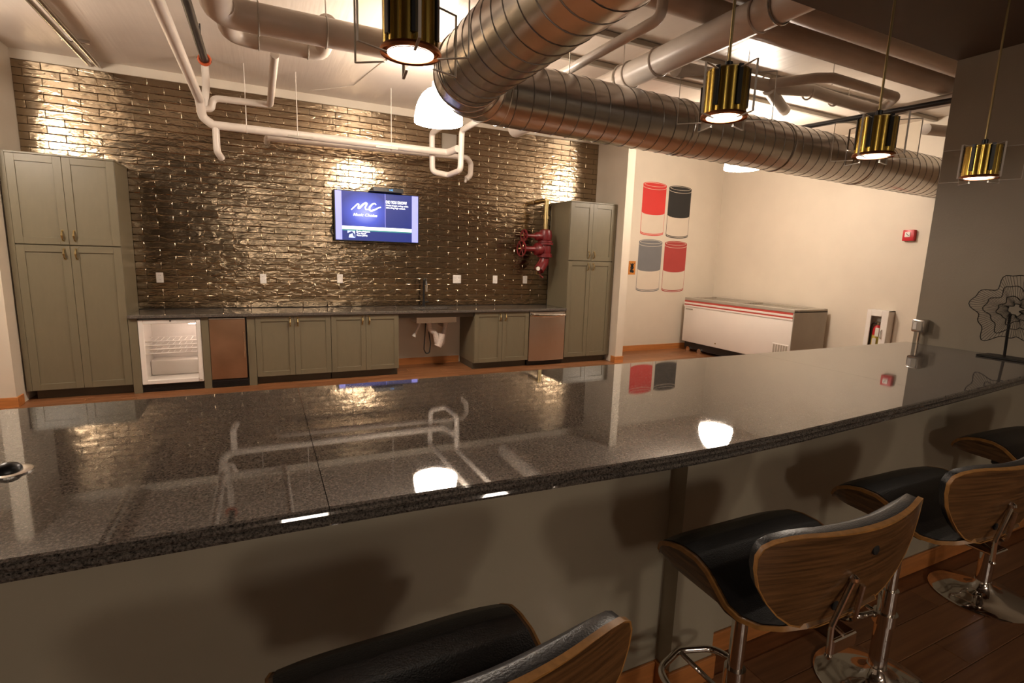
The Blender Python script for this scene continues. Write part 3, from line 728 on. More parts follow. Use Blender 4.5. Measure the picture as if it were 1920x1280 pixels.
x_ = thing('fire_extinguisher', 'red fire extinguisher with yellow label inside the white wall cabinet', 'extinguisher', (XA - .07, 4.22, .392))
MB().lathe([(.05, 0), (.056, .02), (.056, .36), (.045, .41), (.02, .44)], (XA - .068, 4.23, .394), 20).build('cylinder', M['red_plastic'], x_)
MB().lathe([(.0566, .12), (.0566, .30)], (XA - .068, 4.23, .394), 20, capa=False, capb=False).build('label_sticker', mat('yellow_label', (.62, .50, .08), .5, var=.25, vscale=18), x_)
MB().box(XA - .13, XA - .125, 4.20, 4.25, .55, .655).build('label_panel', M['white_plastic'], x_)
MB().box(XA - .132, XA - .129, 4.175, 4.225, .68, .80, .001).build('inspection_tag', M['white_plastic'], x_)
MB().tube([(XA - .07, 4.23, .83), (XA - .07, 4.23, .87)], .018, 12).box(XA - .085, XA - .055, 4.17, 4.28, .868, .884, .003).tube([(XA - .07, 4.24, .86), (XA - .075, 4.16, .905)], .007, 8).build('valve_head', M['chrome'], x_)
MB().tube([(XA - .07, 4.25, .86), (XA - .08, 4.30, .85), (XA - .08, 4.312, .78), (XA - .08, 4.312, .52)], .011, 8, .03, 4).build('hose', M['rubber'], x_)

# ================================================================== THE BAR
FE = [(-3.0, 1.11), (-1.2, 1.108), (-.425, 1.103), (0.0, 1.095), (.3, 1.088), (.6, 1.072), (.99, 1.053), (1.19, 1.050), (1.6, 1.066), (2.28, 1.115), (3.0, 1.175), (3.64, 1.237), (XR, 1.30)]
def fe(x):
    for (a, ya), (b, yb) in zip(FE, FE[1:]):
        if a <= x <= b:
            s = (x - a) / (b - a); return ya + (yb - ya) * s
    return FE[-1][1]
YBB = 2.186; ZB = 1.07
def back_edge(x): return 2.182 + .03 * max(0, (x - 2.5) / 1.9)
t = thing('bar_counter', 'long dark granite bar top running across the room on a taupe base', 'bar', (1.0, 1.6, 0))
for (a, b) in ((-3.0, .109), (.111, 2.739), (2.741, XR - .003)):
    n = max(4, int((b - a) / .12)); rows = []
    for i in range(n + 1):
        x = a + (b - a) * i / n; y = fe(x); yb = back_edge(x)
        rows.append([(x, yb, 1.030), (x, yb, ZB - .003), (x, yb - .003, ZB), (x, y + .016, ZB), (x, y + .007, ZB - .002), (x, y + .002, ZB - .006), (x, y, ZB - .012), (x, y + .003, ZB - .019), (x, y + .006, ZB - .0215), (x, y + .003, ZB - .024), (x, y, ZB - .031), (x, y + .003, ZB - .038), (x, y + .012, ZB - .042), (x, y + .03, 1.027), (x, yb, 1.027)])
    mb = MB(); v = mb.sheet(rows)
    mb.bm.faces.new(v[0]); mb.bm.faces.new(v[-1][::-1])
    mb.build('top_slab', M['granite'], t, angle=8)
MB().box(-3.0, 1.31, 1.333, 2.02, .004, 1.027).build('base_panel', M['bar_panel'], t)
MB().box(1.31, 1.525, 1.262, 2.02, .004, 1.027).build('pilaster', M['bar_panel'], t)
MB().box(1.525, XR - .003, 1.350, 2.02, .004, 1.027).build('base_panel', M['bar_panel'], t)
MB().box(-3.0, 1.296, 1.320, 1.333, .004, .105, .003).build('baseboard', M['orange_wood'], t)
MB().box(1.297, 1.538, 1.249, 1.262, .004, .105, .003).box(1.297, 1.310, 1.262, 1.333, .004, .105).box(1.525, 1.538, 1.262, 1.350, .004, .105).build('baseboard', M['orange_wood'], t)
MB().box(1.538, XR - .003, 1.337, 1.350, .004, .105, .003).build('baseboard', M['orange_wood'], t)

g_ = thing('bar_power_grommet', 'small glossy black dome in a metal ring set in the bar top', 'grommet', (-.567, 1.565, ZB))
MB().lathe([(.046, 0), (.046, .003), (.040, .005), (.028, .005)], (-.567, 1.565, ZB), 24).build('ring', M['stainless'], g_)
MB().lathe([(.027, .004), (.026, .010), (.020, .018), (.010, .023), (.001, .0245)], (-.567, 1.565, ZB), 20).build('dome', M['black_plastic'], g_)

t = thing('surface_outlet_box', 'grey metal outlet box on conduit fixed to the taupe wall corner', 'outlet', (4.39, 2.12, ZB))
MB().box(4.355, XR, 2.075, 2.158, 1.160, 1.255, .010, 2).build('box', M['stainless'], t)
MB().box(4.347, 4.356, 2.085, 2.148, 1.172, 1.243, .004).build('cover', M['grey_metal'], t)
MB().box(4.344, 4.349, 2.118, 2.142, 1.18, 1.235, .002).build('socket', M['white_plastic'], t)
MB().tube([(4.395, 2.118, 1.162), (4.395, 2.118, 1.0705)], .010, 10).build('conduit', M['chrome'], t)

# wire flower sculpture at the end of the bar
t = thing('wire_flower_sculpture', 'black wire flower on a thin stand at the end of the bar', 'sculpture', (4.30, 1.55, ZB))
MB().box(4.22, 4.38, 1.33, 1.69, ZB + .001, ZB + .012, .002).build('base_plate', M['wire'], t)
MB().tube([(4.30, 1.575, ZB + .01), (4.30, 1.585, 1.36)], .008, 8).build('stem', M['wire'], t)
fc = Vector((4.285, 1.56, 1.385))
def petal(a, R, k):
    wv = 1 + .16 * math.sin(5 * a + k) + .07 * math.sin(11 * a + 2 * k)
    r = R * wv; bow = -.05 * (R / .2) ** 2 + .018 * math.sin(7 * a + k)
    return fc + Vector((bow, math.cos(a) * r, math.sin(a) * r))
rings = MB()
for (R, k) in ((.195, .4), (.135, 1.1), (.080, 2.0), (.035, .2)):
    pts = [petal(2 * PI * i / 72, R, k if R > .05 else 0) for i in range(73)]
    rings.tube(pts, .0026, 6, cap=False)
rings.build('ring_wires', M['wire'], t)
sp = MB()
for i in range(84):
    a = 2 * PI * i / 84
    sp.tube([petal(a, .035, 0), petal(a, .080, 2.0), petal(a + .02, .135, 1.1), petal(a, .195, .4)], .0011, 4)
sp.build('spoke_wires', M['wire'], t)

# ================================================================== BAR STOOLS (origin at base, +Y toward the bar)
def make_stool():
    t = thing('bar_stool', 'x', 'stool', (0, 0, 0), 'walnut and black leather bar stools')
    prof = [(.128, .778), (.118, .800), (.098, .822), (.060, .842), (.016, .852), (-.035, .852), (-.075, .838), (-.108, .812), (-.140, .786), (-.175, .773), (-.212, .769), (-.245, .777), (-.272, .792)]
    P = [Vector((0, y, z)) for y, z in prof]; P = fillet_path(P, .03, 2)
    nrm = []
    for i in range(len(P)):
        tg = (P[min(i + 1, len(P) - 1)] - P[max(i - 1, 0)]).normalized(); nrm.append(Vector((0, tg.z, -tg.y)) if (Vector((0, tg.z, -tg.y)).z > 0) else Vector((0, -tg.z, tg.y)))
    def hw(y):
        if y > .06: return .25 - .030 * ((y - .06) / .07) ** 2
        if y < -.14: return .25 - .115 * ((-.14 - y) / .132) ** 2
        return .25
    def shell(off0, off1, inset, ends=0.0, dome=0.0):
        mb = MB(); nt_ = 12; top, bot = [], []
        lo = 0
        for i, (p, n) in enumerate(zip(P, nrm)):
            h_ = hw(p.y) - inset
            e = min(1, min(i, len(P) - 1 - i) / 3.0) if dome else 1
            rt, rb = [], []
            for k in range(nt_ + 1):
                s_ = k / nt_ * 2 - 1
                pf = (1 - abs(s_) ** 4) * e
                side = Vector((0, 0, .004 * s_ * s_))
                rt.append(Vector((h_ * s_, 0, 0)) + p + side + n * (off1 + dome * pf)); rb.append(Vector((h_ * s_, 0, 0)) + p + side + n * off0)
            top.append(rt); bot.append(rb)
        vt = mb.sheet(top); vb = mb.sheet([r[::-1] for r in bot])
        vb = [r[::-1] for r in vb]
        rim_t = [vt[0][k] for k in range(nt_ + 1)] + [vt[i][nt_] for i in range(1, len(P))] + [vt[-1][k] for k in range(nt_ - 1, -1, -1)] + [vt[i][0] for i in range(len(P) - 2, 0, -1)]
        rim_b = [vb[0][k] for k in range(nt_ + 1)] + [vb[i][nt_] for i in range(1, len(P))] + [vb[-1][k] for k in range(nt_ - 1, -1, -1)] + [vb[i][0] for i in range(len(P) - 2, 0, -1)]
        return mb, rim_t, rim_b
    mb, a, b = shell(-.006, .004, .003); mb.bridge(a, b)
    for sg in (-1, 1):
        upr, mid, low = [], [], []
        for p in P:
            k = (p.y + .19) / (.128 + .19); zl = .766 + .010 * k
            if k < 0: continue
            top = p.z - .004; zl = min(zl, top - .002); h_ = hw(p.y)
            upr.append((sg * (h_ - .003), p.y, top)); mid.append((sg * (h_ - .002), p.y, (top + zl) / 2)); low.append((sg * (h_ - .020), p.y, zl))
        mb.sheet([upr, mid, low])
    sh = mb.build('seat_shell', M['walnut'], t, angle=50)
    # plywood edge: a band round the shell
    mb, a, b = shell(-.007, .005, 0.0)
    bm = mb.bm; keep = set(a) | set(b)
    ra = [v.co.copy() for v in a]; rb = [v.co.copy() for v in b]; bm.free()
    mb = MB(); va = [mb.bm.verts.new(c) for c in ra]; vb = [mb.bm.verts.new(c) for c in rb]
    cen = Vector((0, -.07, .81))
    va2 = [mb.bm.verts.new(c + Vector((-.006 if c.x > 0 else .006, 0, 0)) ) for c in ra]; vb2 = [mb.bm.verts.new(c + Vector((-.006 if c.x > 0 else .006, 0, 0))) for c in rb]
    mb.bridge(va, vb); mb.bridge(va, va2); mb.bridge(vb, vb2)
    mb.build('plywood_edge', M['ply'], sh, angle=60)
    mb, a, b = shell(.004, .006, .013, dome=.009); mb.bridge(a, b); mb.build('seat_pad', M['leather'], t, angle=60)
    # back
    OUTL = [(0, .085), (.05, .135), (.13, .185), (.26, .232), (.40, .268), (.55, .295), (.70, .308), (.82, .310), (.90, .300), (.95, .278), (.985, .24), (1.0, .20)]
    def bhw(v):
        for (a_, ha), (b_, hb) in zip(OUTL, OUTL[1:]):
            if a_ <= v <= b_: return ha + (hb - ha) * (v - a_) / (b_ - a_)
        return OUTL[-1][1]
    def bpt(x, v, off):
        q = (x / .27) ** 2
        y = -.262 - .060 * v + .050 * q * (.35 + .65 * v)
        z = .772 + .275 * v + .004 * q * v
        # outward direction: mostly -Y, turned with the curve
        n = Vector((-2 * x / .0729 * .050 * (.35 + .65 * v), 1, .2)).normalized()
        return Vector((x, y, z)) + n * off
    vs_ = [o_[0] for o_ in OUTL]; vs_ = sorted(set(vs_ + [.22, .38, .52, .67, .79, .88]))
    def slab(o0, o1, inset, dome=0.0):
        mb = MB(); n = 14; A, B = [], []
        for v in vs_:
            vv = inset / .3 + v * (1 - 2 * inset / .3)
            h_ = max(.02, bhw(v) - inset)
            pf = lambda s_: dome * (1 - abs(s_) ** 4) * (1 - abs(2 * v - 1) ** 6)
            A.append([bpt(h_ * (k / n * 2 - 1), vv, o0) for k in range(n + 1)])
            B.append([bpt(h_ * (k / n * 2 - 1), vv, o1 + pf(k / n * 2 - 1)) for k in range(n + 1)])
        va = mb.sheet(A); vb = mb.sheet([r[::-1] for r in B]); vb = [r[::-1] for r in vb]
        def rim(v): return v[0] + [r[n] for r in v[1:]] + v[-1][-2::-1] + [r[0] for r in v[-2:0:-1]]
        return mb, rim(va), rim(vb)
    mb, a, b = slab(-.006, .004, .003); mb.bridge(a, b); bk = mb.build('backrest', M['walnut'], t, angle=50)
    mb, a, b = slab(-.0068, .0048, 0.0); ra = [v.co.copy() for v in a]; rb = [v.co.copy() for v in b]; mb.bm.free()
    mb = MB(); cen = Vector((0, 0, .93))
    def inw(c): d_ = Vector((c.x, 0, c.z - .93)); d_.normalize(); return c - d_ * .006
    va = [mb.bm.verts.new(c) for c in ra]; vb = [mb.bm.verts.new(c) for c in rb]; va2 = [mb.bm.verts.new(inw(c)) for c in ra]; vb2 = [mb.bm.verts.new(inw(c)) for c in rb]
    mb.bridge(va, vb); mb.bridge(va, va2); mb.bridge(vb, vb2); mb.build('plywood_edge', M['ply'], bk, angle=60)
    mb, a, b = slab(.004, .028, .004, .034); mb.bridge(a, b); mb.build('back_pad', M['leather'], t, angle=60)
    for (x, v) in ((0.02, .74), (-.05, .22)):
        p = bpt(x, v, -.006); MB().lathe([(.013, 0), (.012, .003), (.004, .005)], p, 12, (0, -1, .1)).build('screw', M['gap'], bk)
    # bracket behind the back, mount, post, foot ring, base
    p1 = bpt(.0, .52, -.012)
    p1 = bpt(-.03, .50, -.012); MB().tube([p1, (-.085, -.300, .800), (-.090, -.305, .730)], .0065, 10, .03, 4).lathe([(.004, -.011), (.011, -.004), (.011, .004), (.004, .011)], p1, 12, (0, .2, 1)).lathe([(.004, -.009), (.009, 0), (.004, .009)], (-.090, -.305, .730), 12).build('back_bracket', M['chrome'], t)
    MB().tube([bpt(.03, .36, -.010), (.03, -.285, .765), (.03, -.20, .742)], .0065, 8, .03, 3).build('back_bracket', M['chrome'], t)
    MB().box(-.045, .045, -.285, -.15, .728, .738, .003).box(-.045, .045, -.290, -.280, .700, .738, .003).build('tilt_plate', M['chrome'], t)
    MB().box(-.09, .09, -.19, .05, .735, .745, .003).build('mount_plate', M['chrome'], t)
    MB().box(-.05, .05, -.06, .04, .700, .736, .006).build('swivel_box', M['black_plastic'], t)
    MB().tube([(.03, -.01, .72), (.19, -.05, .715), (.245, -.06, .70)], .006, 8, .03, 3).build('height_lever', M['chrome'], t)
    MB().tube([(0, 0, .40), (0, 0, .705)], .0225, 18).build('gas_piston', M['chrome'], t)
    MB().tube([(0, 0, .035), (0, 0, .42)], .031, 20).build('post_sleeve', M['chrome'], t)
    MB().lathe([(.205, 0), (.208, .004), (.200, .010), (.12, .022), (.06, .040), (.040, .065), (.034, .085)], (0, 0, .007), 40).build('base_disc', M['chrome'], t, angle=50)
    ringp = [(.0, .03, .30), (-.09, .04, .30), (-.145, .10, .30), (-.12, .185, .30), (0, .225, .30), (.12, .185, .30), (.145, .10, .30), (.09, .04, .30), (.0, .03, .30)]
    MB().tube(ringp, .0115, 12, .07, 5).build('foot_ring', M['chrome'], t)
    MB().lathe([(.040, 0), (.040, .045)], (0, 0, .278), 20).build('ring_collar', M['chrome'], t)
    MB().tube([(0, .03, .30), (0, .222, .30)], .008, 8).build('ring_strut', M['chrome'], t)
    return t
st0 = make_stool()
for i, (x, y, rz, lab) in enumerate(((.225, .865, .02, 'walnut bar stool with black seat nearest the bottom edge, left of the bar pilaster'), (1.237, .935, 0.0, 'walnut bar stool with black seat in front of the bar pilaster'), (2.10, .972, -.02, 'walnut bar stool with black seat, third along the bar from the viewer'), (3.20, 1.09, -.03, 'walnut bar stool farthest along the bar, mostly cut off at the right edge'))):
    o = st0 if i == 0 else copy_tree(st0)
    o.location = (x, y, 0); o.rotation_euler = (0, 0, rz); o['label'] = lab

# ================================================================== LAMPS
def dome_lamp(x, y, z, lab, top=ZC, m='dome'):
    t = thing('dome_pendant_lamp', lab, 'lamp', (x, y, z), 'big white dome pendant lamps')
    prof = [(.222, .0), (.223, .02), (.218, .06), (.205, .13), (.183, .19), (.15, .245), (.105, .285), (.06, .305)]
    mb = MB().lathe(prof, (x, y, z), 36, capa=False, capb=True)
    mb.lathe([(.218, .004), (.001, .012)], (x, y, z), 36, capa=False, capb=False)
    mb.build('shade', M[m], t, angle=60)
    MB().lathe([(.062, 0), (.062, .05), (.03, .09), (.012, .10)], (x, y, z + .303), 20).build('cap', M['white_plastic'], t)
    MB().tube([(x, y, z + .40), (x, y, top)], .006, 8).build('cord', M['white_plastic'], t)
    MB().lathe([(.06, 0), (.06, .025)], (x, y, top - .025), 20).build('ceiling_canopy', M['white_plastic'], t)
dome_lamp(1.535, 4.88, 2.81, 'glowing white dome lamp half hidden by the duct elbow')
dome_lamp(5.70, 5.05, 2.83, 'glowing white dome lamp behind the long duct in front of the alcove')
dome_lamp(-2.50, 4.90, 2.81, 'glowing white dome lamp out of view to the left, mirrored in the tile')
dome_lamp(.1, -3.9, 1.92, 'lower of two dome lamps behind the viewer, casting the stool shadows', ZS, 'dome_rear')
dome_lamp(1.9, -3.5, 2.30, 'higher of two dome lamps behind the viewer', ZS, 'dome_rear')

def make_pendant():
    t = thing('brass_pendant_lamp', 'x', 'lamp', (0, 0, 0), 'brass and acrylic pendants over the bar')
    H, R = .172, .088; n = 96
    def fl_r(a): return R * (.93 + .07 * abs(math.cos(6 * a)) ** .6)
    mb = MB(); rows = []
    for zz in (.012, H): rows.append([Vector((fl_r(2 * PI * i / n) * math.cos(2 * PI * i / n), fl_r(2 * PI * i / n) * math.sin(2 * PI * i / n), zz)) for i in range(n + 1)])
    mb.sheet(rows); mb.build('fluted_shade', M['brass_shade'], t, angle=25)
    MB().lathe([(R * .99, 0), (R * .99, .004), (.02, .012)], (0, 0, H), 32).build('top_cap', M['brass'], t)
    MB().lathe([(.094, 0), (.098, .006), (.094, .014), (.085, .014), (.072, .004), (.072, .0)], (0, 0, 0), 40, capa=False, capb=False).build('bottom_ring', M['copper_ring'], t, angle=60)
    MB().lathe([(.073, .003), (.001, .003)], (0, 0, 0), 40, capa=False, capb=False).build('diffuser', M['disc'], t)
    MB().lathe([(.083, 0), (.001, 0)], (0, 0, .02), 24, capa=False, capb=False).build('inner_plate', M['brass'], t)
    for k in range(6):
        a = k * PI / 3 + .30; ca, sa = math.cos(a), math.sin(a)
        def rot(mb_):
            for v in mb_.bm.verts: v.co = Vector((v.co.x * ca - v.co.y * sa, v.co.x * sa + v.co.y * ca, v.co.z))
            return mb_
        fin = rot(MB().box(.090, .190, -.004, .004, -.012, .165)).build('acrylic_fin', M['acrylic'], t)
        rot(MB().box(.190, .1925, -.0045, .0045, -.014, .167).box(.090, .190, -.0045, .0045, -.0145, -.012).box(.090, .190, -.0045, .0045, .165, .1675)).build('fin_edge', M['acrylic_edge'], fin)
        rot(MB().box(.087, .0925, -.010, .010, .035, .180, .001)).build('black_strip', M['black_plastic'], t)
    MB().lathe([(.016, 0), (.016, .03), (.009, .034)], (0, 0, H + .008), 16).build('rod_socket', M['black_plastic'], t)
    return t, H
pd, PH = make_pendant(); PSX, PSZ = .86, .93; pd.scale = (PSX, PSX, PSZ)
PLIST = [(.391, 1.50, 2.150, .10, 'brass pendant lamp nearest the viewer, cut by the top edge'), (1.572, 1.50, 2.148, .0, 'brass pendant lamp hanging in front of the duct, second from the left'), (2.506, 1.50, 2.112, -.1, 'brass pendant lamp third along the bar, beside the end of the duct'), (3.439, 1.50, 2.102, .62, 'brass pendant lamp farthest right against the shaded taupe wall')]
pend = [pd] + [copy_tree(pd) for _ in range(3)]
for o, (x, y, z, rz, lab) in zip(pend, PLIST):
    o.location = (x, y, z); o.rotation_euler = (0, 0, rz); o['label'] = lab
for o, (x, y, z, rz, lab) in zip(pend, PLIST):
    h_ = ZS - z
    rod = MB().tube([(0, 0, PH + .03), (0, 0, h_ / PSZ)], .0060, 10).lathe([(.055, 0), (.055, .02)], (0, 0, h_ / PSZ - .02), 20).build('hanging_rod', M['brass'], None)
    rod.parent = o

# ================================================================== DUCT
RD = .232; YD = 3.78
t = thing('spiral_duct', 'large spiral steel air duct turning a corner above the bar', 'duct', (3.0, YD, 2.8))
XL_ = 1.30
def dz(x): return 2.825 - .012 * (x - XL_)
mb = MB().tube([(XL_ + .36, YD, dz(XL_ + .36)), (XA + .01, YD, dz(XA))], RD, 40); mb.build('straight_run', M['steel'], t)
el = [(XL_ + .36 - .36 * math.sin(a), YD - .36 + .36 * math.cos(a), dz(XL_)) for a in [PI / 2 * k / 4 for k in range(5)]]
MB().tube(el, RD + .002, 40, cap=False).build('elbow', M['steel'], t, angle=12)
MB().tube([(XL_, YD - .36, dz(XL_)), (XL_, YMIN + .3, dz(XL_))], RD, 40).build('near_run', M['steel'], t)
def helix(p0, p1, pitch, r):
    a, b = Vector(p0), Vector(p1); d = (b - a); L_ = d.length; d.normalize()
    u = d.cross(Vector((0, 0, 1))).normalized(); v = d.cross(u); n = int(L_ / pitch * 28)
    return [a + d * (L_ * i / n) + (u * math.cos(2 * PI * i / 28) + v * math.sin(2 * PI * i / 28)) * r for i in range(n + 1)]
MB().tube(helix((XL_ + .40, YD, dz(XL_ + .4)), (XA, YD, dz(XA)), .135, RD), .0042, 5).build('spiral_seam', M['seam'], t)
MB().tube(helix((XL_, YD - .40, dz(XL_)), (XL_, .2, dz(XL_)), .135, RD), .0042, 5).build('spiral_seam', M['seam'], t)
for k, p in enumerate(el):
    a = PI / 2 * k / 4
    MB().torus(p, (math.cos(a), math.sin(a), 0), RD + .002, .006, 40, 6).build('joint_band', M['steel'], t)
for xx in (3.4, 4.7, 6.0): MB().torus((xx, YD, dz(xx)), (1, 0, 0), RD + .003, .006, 40, 6).build('joint_band', M['steel'], t)
for xx in (2.2, 4.1, 6.3): MB().tube([(xx, YD - .1, dz(xx) + RD - .02), (xx, YD - .1, ZC)], .004, 6).build('hanger_wire', M['steel'], t)

# ================================================================== PIPES
def pipe(name, label, runs, m, loc, r, fil=.08, group=None, cat='pipe', extra=None):
    t = thing(name, label, cat, loc, group)
    for i, (nm, pts, rr) in enumerate(runs):
        MB().tube(pts, rr or r, 16, fil, 5).build(nm, m, t)
    if extra: extra(t)
    return t
YP = 6.50
def wall_pipe_extra(t):
    for (x, z0) in ((-.085, 2.865), (.42, 2.865), (1.46, 2.865)):
        MB().tube([(x, YP, z0 + .03), (x, YP, ZC)], .005, 6).build('hanger_rod', M['pipe'], t)
        MB().torus((x, YP, z0), (1, 0, 0), .042, .005, 16, 6).build('clamp', M['pipe'], t)
    for x in (.45, 1.40): MB().box(x - .13, x + .13, YP - .041, YP - .036, 2.828, 2.852).build('pipe_sticker', M['grey_metal'], t)
pipe('water_pipe', 'white pipe coming along the ceiling, dropping, then crossing the tiled wall', [('main_run', [(-.52, 2.3, 3.10), (-.50, 6.40, 3.08), (-.49, YP, 2.93), (-.40, YP, 2.865), (2.17, YP, 2.872), (2.22, 6.28, 2.89)], .043), ('riser', [(-.47, YP, 3.0), (-.44, YP, 3.25), (-.44, YP, ZC)], .035), ('drop_leg', [(-.375, YP, 2.86), (-.375, YP, 2.60), (-.34, 6.58, 2.55)], .034), ('branch', [(-.47, YP, 3.02), (-.405, YP, 3.02), (-.385, YP, 3.13), (.15, YP, 3.145), (.155, 6.42, 3.15), (.165, 4.9, 3.16)], .034)], M['pipe'], (-.4, YP, 2.55), .04, .07, extra=wall_pipe_extra)
pipe('rear_pipe', 'thin white pipe close to the tile, ending in a downturned elbow', [('wall_elbow', [(.12, YW - .024, 2.885), (.12, 6.98, 2.885), (.20, 6.98, 2.886)], .036), ('run', [(.12, 6.98, 2.885), (2.60, 6.98, 2.93), (2.665, 6.98, 2.86), (2.66, 6.98, 2.70), (2.60, 6.98, 2.65)], .036), ('tip', [(2.60, 6.98, 2.665), (2.585, 6.98, 2.60)], .016)], M['pipe'], (1.2, 6.98, 2.6), .036, .07)
pipe('looped_pipe', 'white pipe loop hanging below the bright dome lamp and running back over the duct', [('loop', [(1.985, 2.86, ZC), (1.985, 2.88, 3.10), (1.985, 6.58, 3.10), (2.0, 6.60, 2.64), (2.21, 6.60, 2.615), (2.24, 6.22, 2.63), (2.25, 6.22, 3.10), (2.29, 2.76, 3.10), (2.29, 2.74, ZC)], .035)], M['pipe'], (2.1, 6.2, 2.6), .035, .07)
def big_extra(t):
    for x in (.05, .50, .95): MB().torus((x, 4.35, 3.20), (1, 0, 0), .104, .006, 24, 6).build('strap', M['grey_metal'], t)
    for x in (.05, .40): MB().torus((x, 4.70, 3.18), (1, 0, 0), .074, .005, 24, 6).build('strap', M['grey_metal'], t)
    for x in (.05, .50): MB().tube([(x, 4.35, 3.30), (x, 4.35, ZC)], .005, 6).build('hanger_rod', M['pipe'], t)
pipe('drain_main', 'pair of fat pale drain pipes under the ceiling left of the front pendant', [('upper_run', [(-.20, 3.1, 3.20), (-.20, 4.35, 3.20), (1.9, 4.35, 3.20)], .10), ('lower_run', [(-.16, 4.20, 3.19), (-.14, 4.70, 3.18), (.50, 4.70, 3.18), (.52, 4.60, 3.25), (.52, 4.42, 3.30)], .070)], M['pipe_tan'], (.4, 4.5, 3.1), .1, .16, extra=big_extra)
def blk(t):
    MB().torus((-.40, 5.90, 3.32), (0, 1, 0), .045, .014, 20, 8).build('coupling', M['orange_clamp'], t)
    MB().tube([(-.46, 5.90, 3.33), (-.34, 5.90, 3.31)], .010, 8).build('bolt', M['steel'], t)
pipe('black_sprinkler_pipe', 'black iron pipe along the ceiling ending in an orange coupling', [('run', [(-.41, 2.3, 3.32), (-.40, 5.95, 3.32)], .034), ('hanger_rod', [(-.40, 4.2, 3.35), (-.40, 4.2, ZC)], .006), ('hanger_rod', [(-.40, 5.6, 3.35), (-.40, 5.6, ZC)], .006)], M['black_pipe'], (-.4, 4, 3.3), .034, .05, extra=blk)
for (x, lab) in ((-1.555, 'left one of two steel conduits on the ceiling above the pantry cabinet'), (-1.475, 'right one of two steel conduits on the ceiling above the pantry cabinet')):
    pipe('ceiling_conduit', lab, [('run', [(x, 2.3, 3.465), (x, 7.24, 3.465)], .022)], M['stainless'], (x, 5, 3.44), .022, 0, 'paired steel conduits', 'conduit')
for yy in (6.6, 5.2):
    o = MB().box(-1.62, -1.40, yy, yy + .03, 3.488, ZC, .002).build('conduit_strap', M['stainless'], loc=(-1.5, yy, 3.49)); tag(o, 'steel strap holding the paired conduits, ' + ('near the tile' if yy > 6 else 'farther from the tile'), 'strap', 'conduit straps')
def pvc_extra(t):
    for yy in (3.9, 3.55, 2.6): MB().torus((2.955, yy, 3.20), (0, 1, 0), .108, .008, 28, 6).build('joint_ring', M['pipe_tan'], t)
    for yy in (4.02, 2.45): MB().torus((2.955, yy, 3.20), (0, 1, 0), .109, .010, 28, 6).build('hanger_strap', M['steel'], t); MB().tube([(2.955, yy, 3.30), (2.955, yy, ZC)], .005, 6).build('hanger_rod', M['steel'], t)
pipe('pvc_drain', 'fat cream drain pipe passing over the duct', [('run', [(2.955, 2.22, 3.20), (2.955, 6.2, 3.20)], .104)], M['pipe'], (2.95, 3.5, 3.1), .104, 0, extra=pvc_extra)
pipe('insulated_pipe', 'thick tan pipe along the ceiling, second from the soffit', [('run', [(2.42, 3.08, 3.42), (XA, 3.08, 3.42)], .098)], M['pipe_tan'], (4, 3.08, 3.32), .098, 0)
pipe('insulated_pipe', 'thick tan pipe along the ceiling nearest the dark soffit', [('run', [(2.42, 2.74, 3.415), (XA, 2.74, 3.415)], .100)], M['pipe_tan'], (4, 2.74, 3.32), .1, 0)
def tang(t):
    for (x, y) in ((3.75, 3.60), (4.9, 3.40), (5.5, 3.62)): MB().tube([(x, y, 3.30), (x, y, ZC)], .004, 6).build('hanger_rod', M['steel'], t)
    for x in (4.25, 4.85, 5.25, 5.75): MB().torus((x, 3.60, 3.27), (1, 0, 0), .058, .009, 20, 6).build('joint_ring', M['pipe_tan'], t)
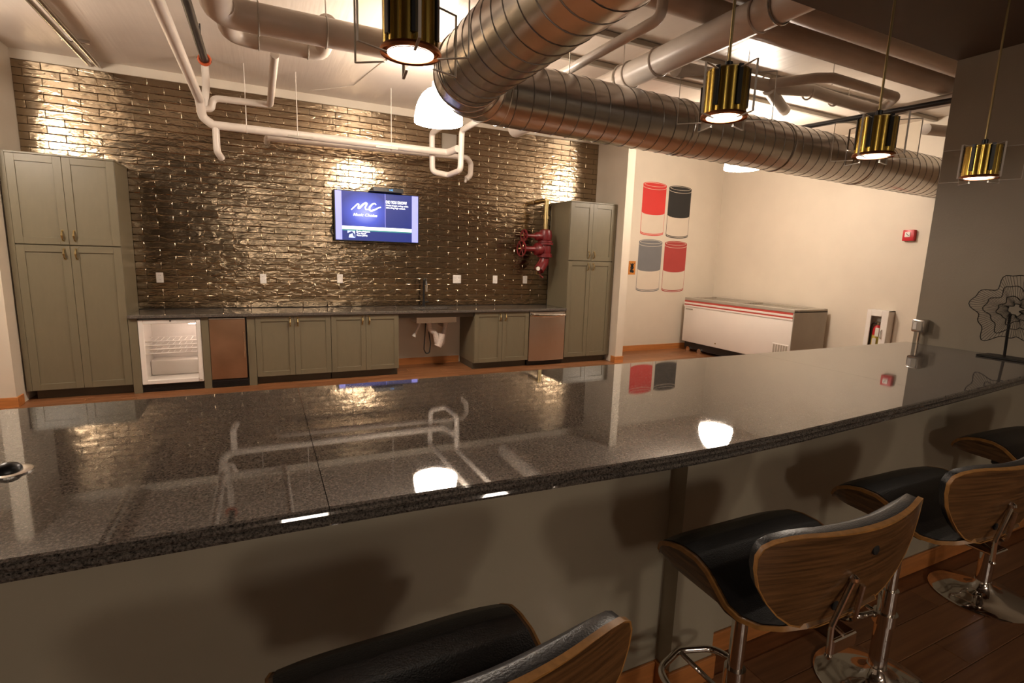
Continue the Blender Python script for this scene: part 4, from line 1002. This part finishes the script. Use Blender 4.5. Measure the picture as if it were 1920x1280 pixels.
pipe('drain_branches', 'tangle of tan drain pipes between the duct and the thick ceiling pipes', [('main_run', [(3.25, 3.62, 3.22), (3.9, 3.62, 3.24), (4.45, 3.60, 3.25), (4.9, 3.60, 3.30), (5.3, 3.58, 3.27), (5.95, 3.58, 3.26), (6.1, 3.40, 3.26), (6.1, 2.55, 3.25)], .056), ('upper_branch', [(4.25, 3.60, 3.25), (4.6, 3.36, 3.30), (4.75, 3.30, 3.31), (5.75, 3.30, 3.30), (5.85, 3.42, 3.28), (5.9, 3.58, 3.26)], .044), ('stub', [(4.3, 3.60, 3.22), (4.75, 3.80, 3.17), (4.95, 3.92, 3.20)], .056), ('end_cap', [(3.28, 3.62, 3.22), (3.20, 3.62, 3.22)], .075)], M['pipe_tan'], (4.6, 3.6, 3.2), .05, .10, extra=tang)
pipe('black_branch_pipe', 'thin black pipe crossing below the tan pipe tangle', [('run', [(5.55, 4.25, 3.155), (5.85, 2.30, 3.155)], .026)], M['black_pipe'], (5.8, 3.3, 3.2), .026, 0)
pipe('alcove_pipe', 'white capped pipe by the alcove wall above the duct end', [('run', [(6.25, 3.25, 3.05), (XA, 3.05, 3.10)], .055), ('riser', [(6.45, 2.912, 3.16), (6.45, 2.912, 3.35), (6.45, 2.912, ZC - .003)], .040), ('return', [(6.45, 2.912, 3.17), (6.9, 2.88, 3.17), (XA, 2.88, 3.17)], .045)], M['pipe'], (6.9, 3.1, 3.0), .05, .06)
for (y, lab) in ((4.55, 'steel rail on the ceiling crossing above the duct, nearest the tile'), (3.95, 'steel rail on the ceiling directly over the duct'), (3.25, 'steel rail on the ceiling nearest the thick tan pipes')):
    t = thing('ceiling_rail', lab, 'rail', (4.4, y, 3.47), 'steel rails under the ceiling')
    MB().box(1.9 if y < 4.5 else 2.6, XA, y - .022, y + .022, 3.470, 3.512, .003).build('channel', M['grey_metal'], t)
    MB().tube([(1.9 if y < 4.5 else 2.6, y + .05, 3.495), (XA, y + .05, 3.495)], .014, 8).build('cable_tube', M['pipe'], t)
o = MB().tube([(1.55, 4.9, 3.512), (1.2, 5.6, 3.512), (1.05, 6.6, 3.512), (.75, 6.95, 3.510), (.62, 7.05, 3.505)], .005, 6, .1, 4).build('ceiling_cable', M['pipe'], loc=(1.1, 6, 3.5))
tag(o, 'thin white cable running over the ceiling from the dome lamp', 'cable')
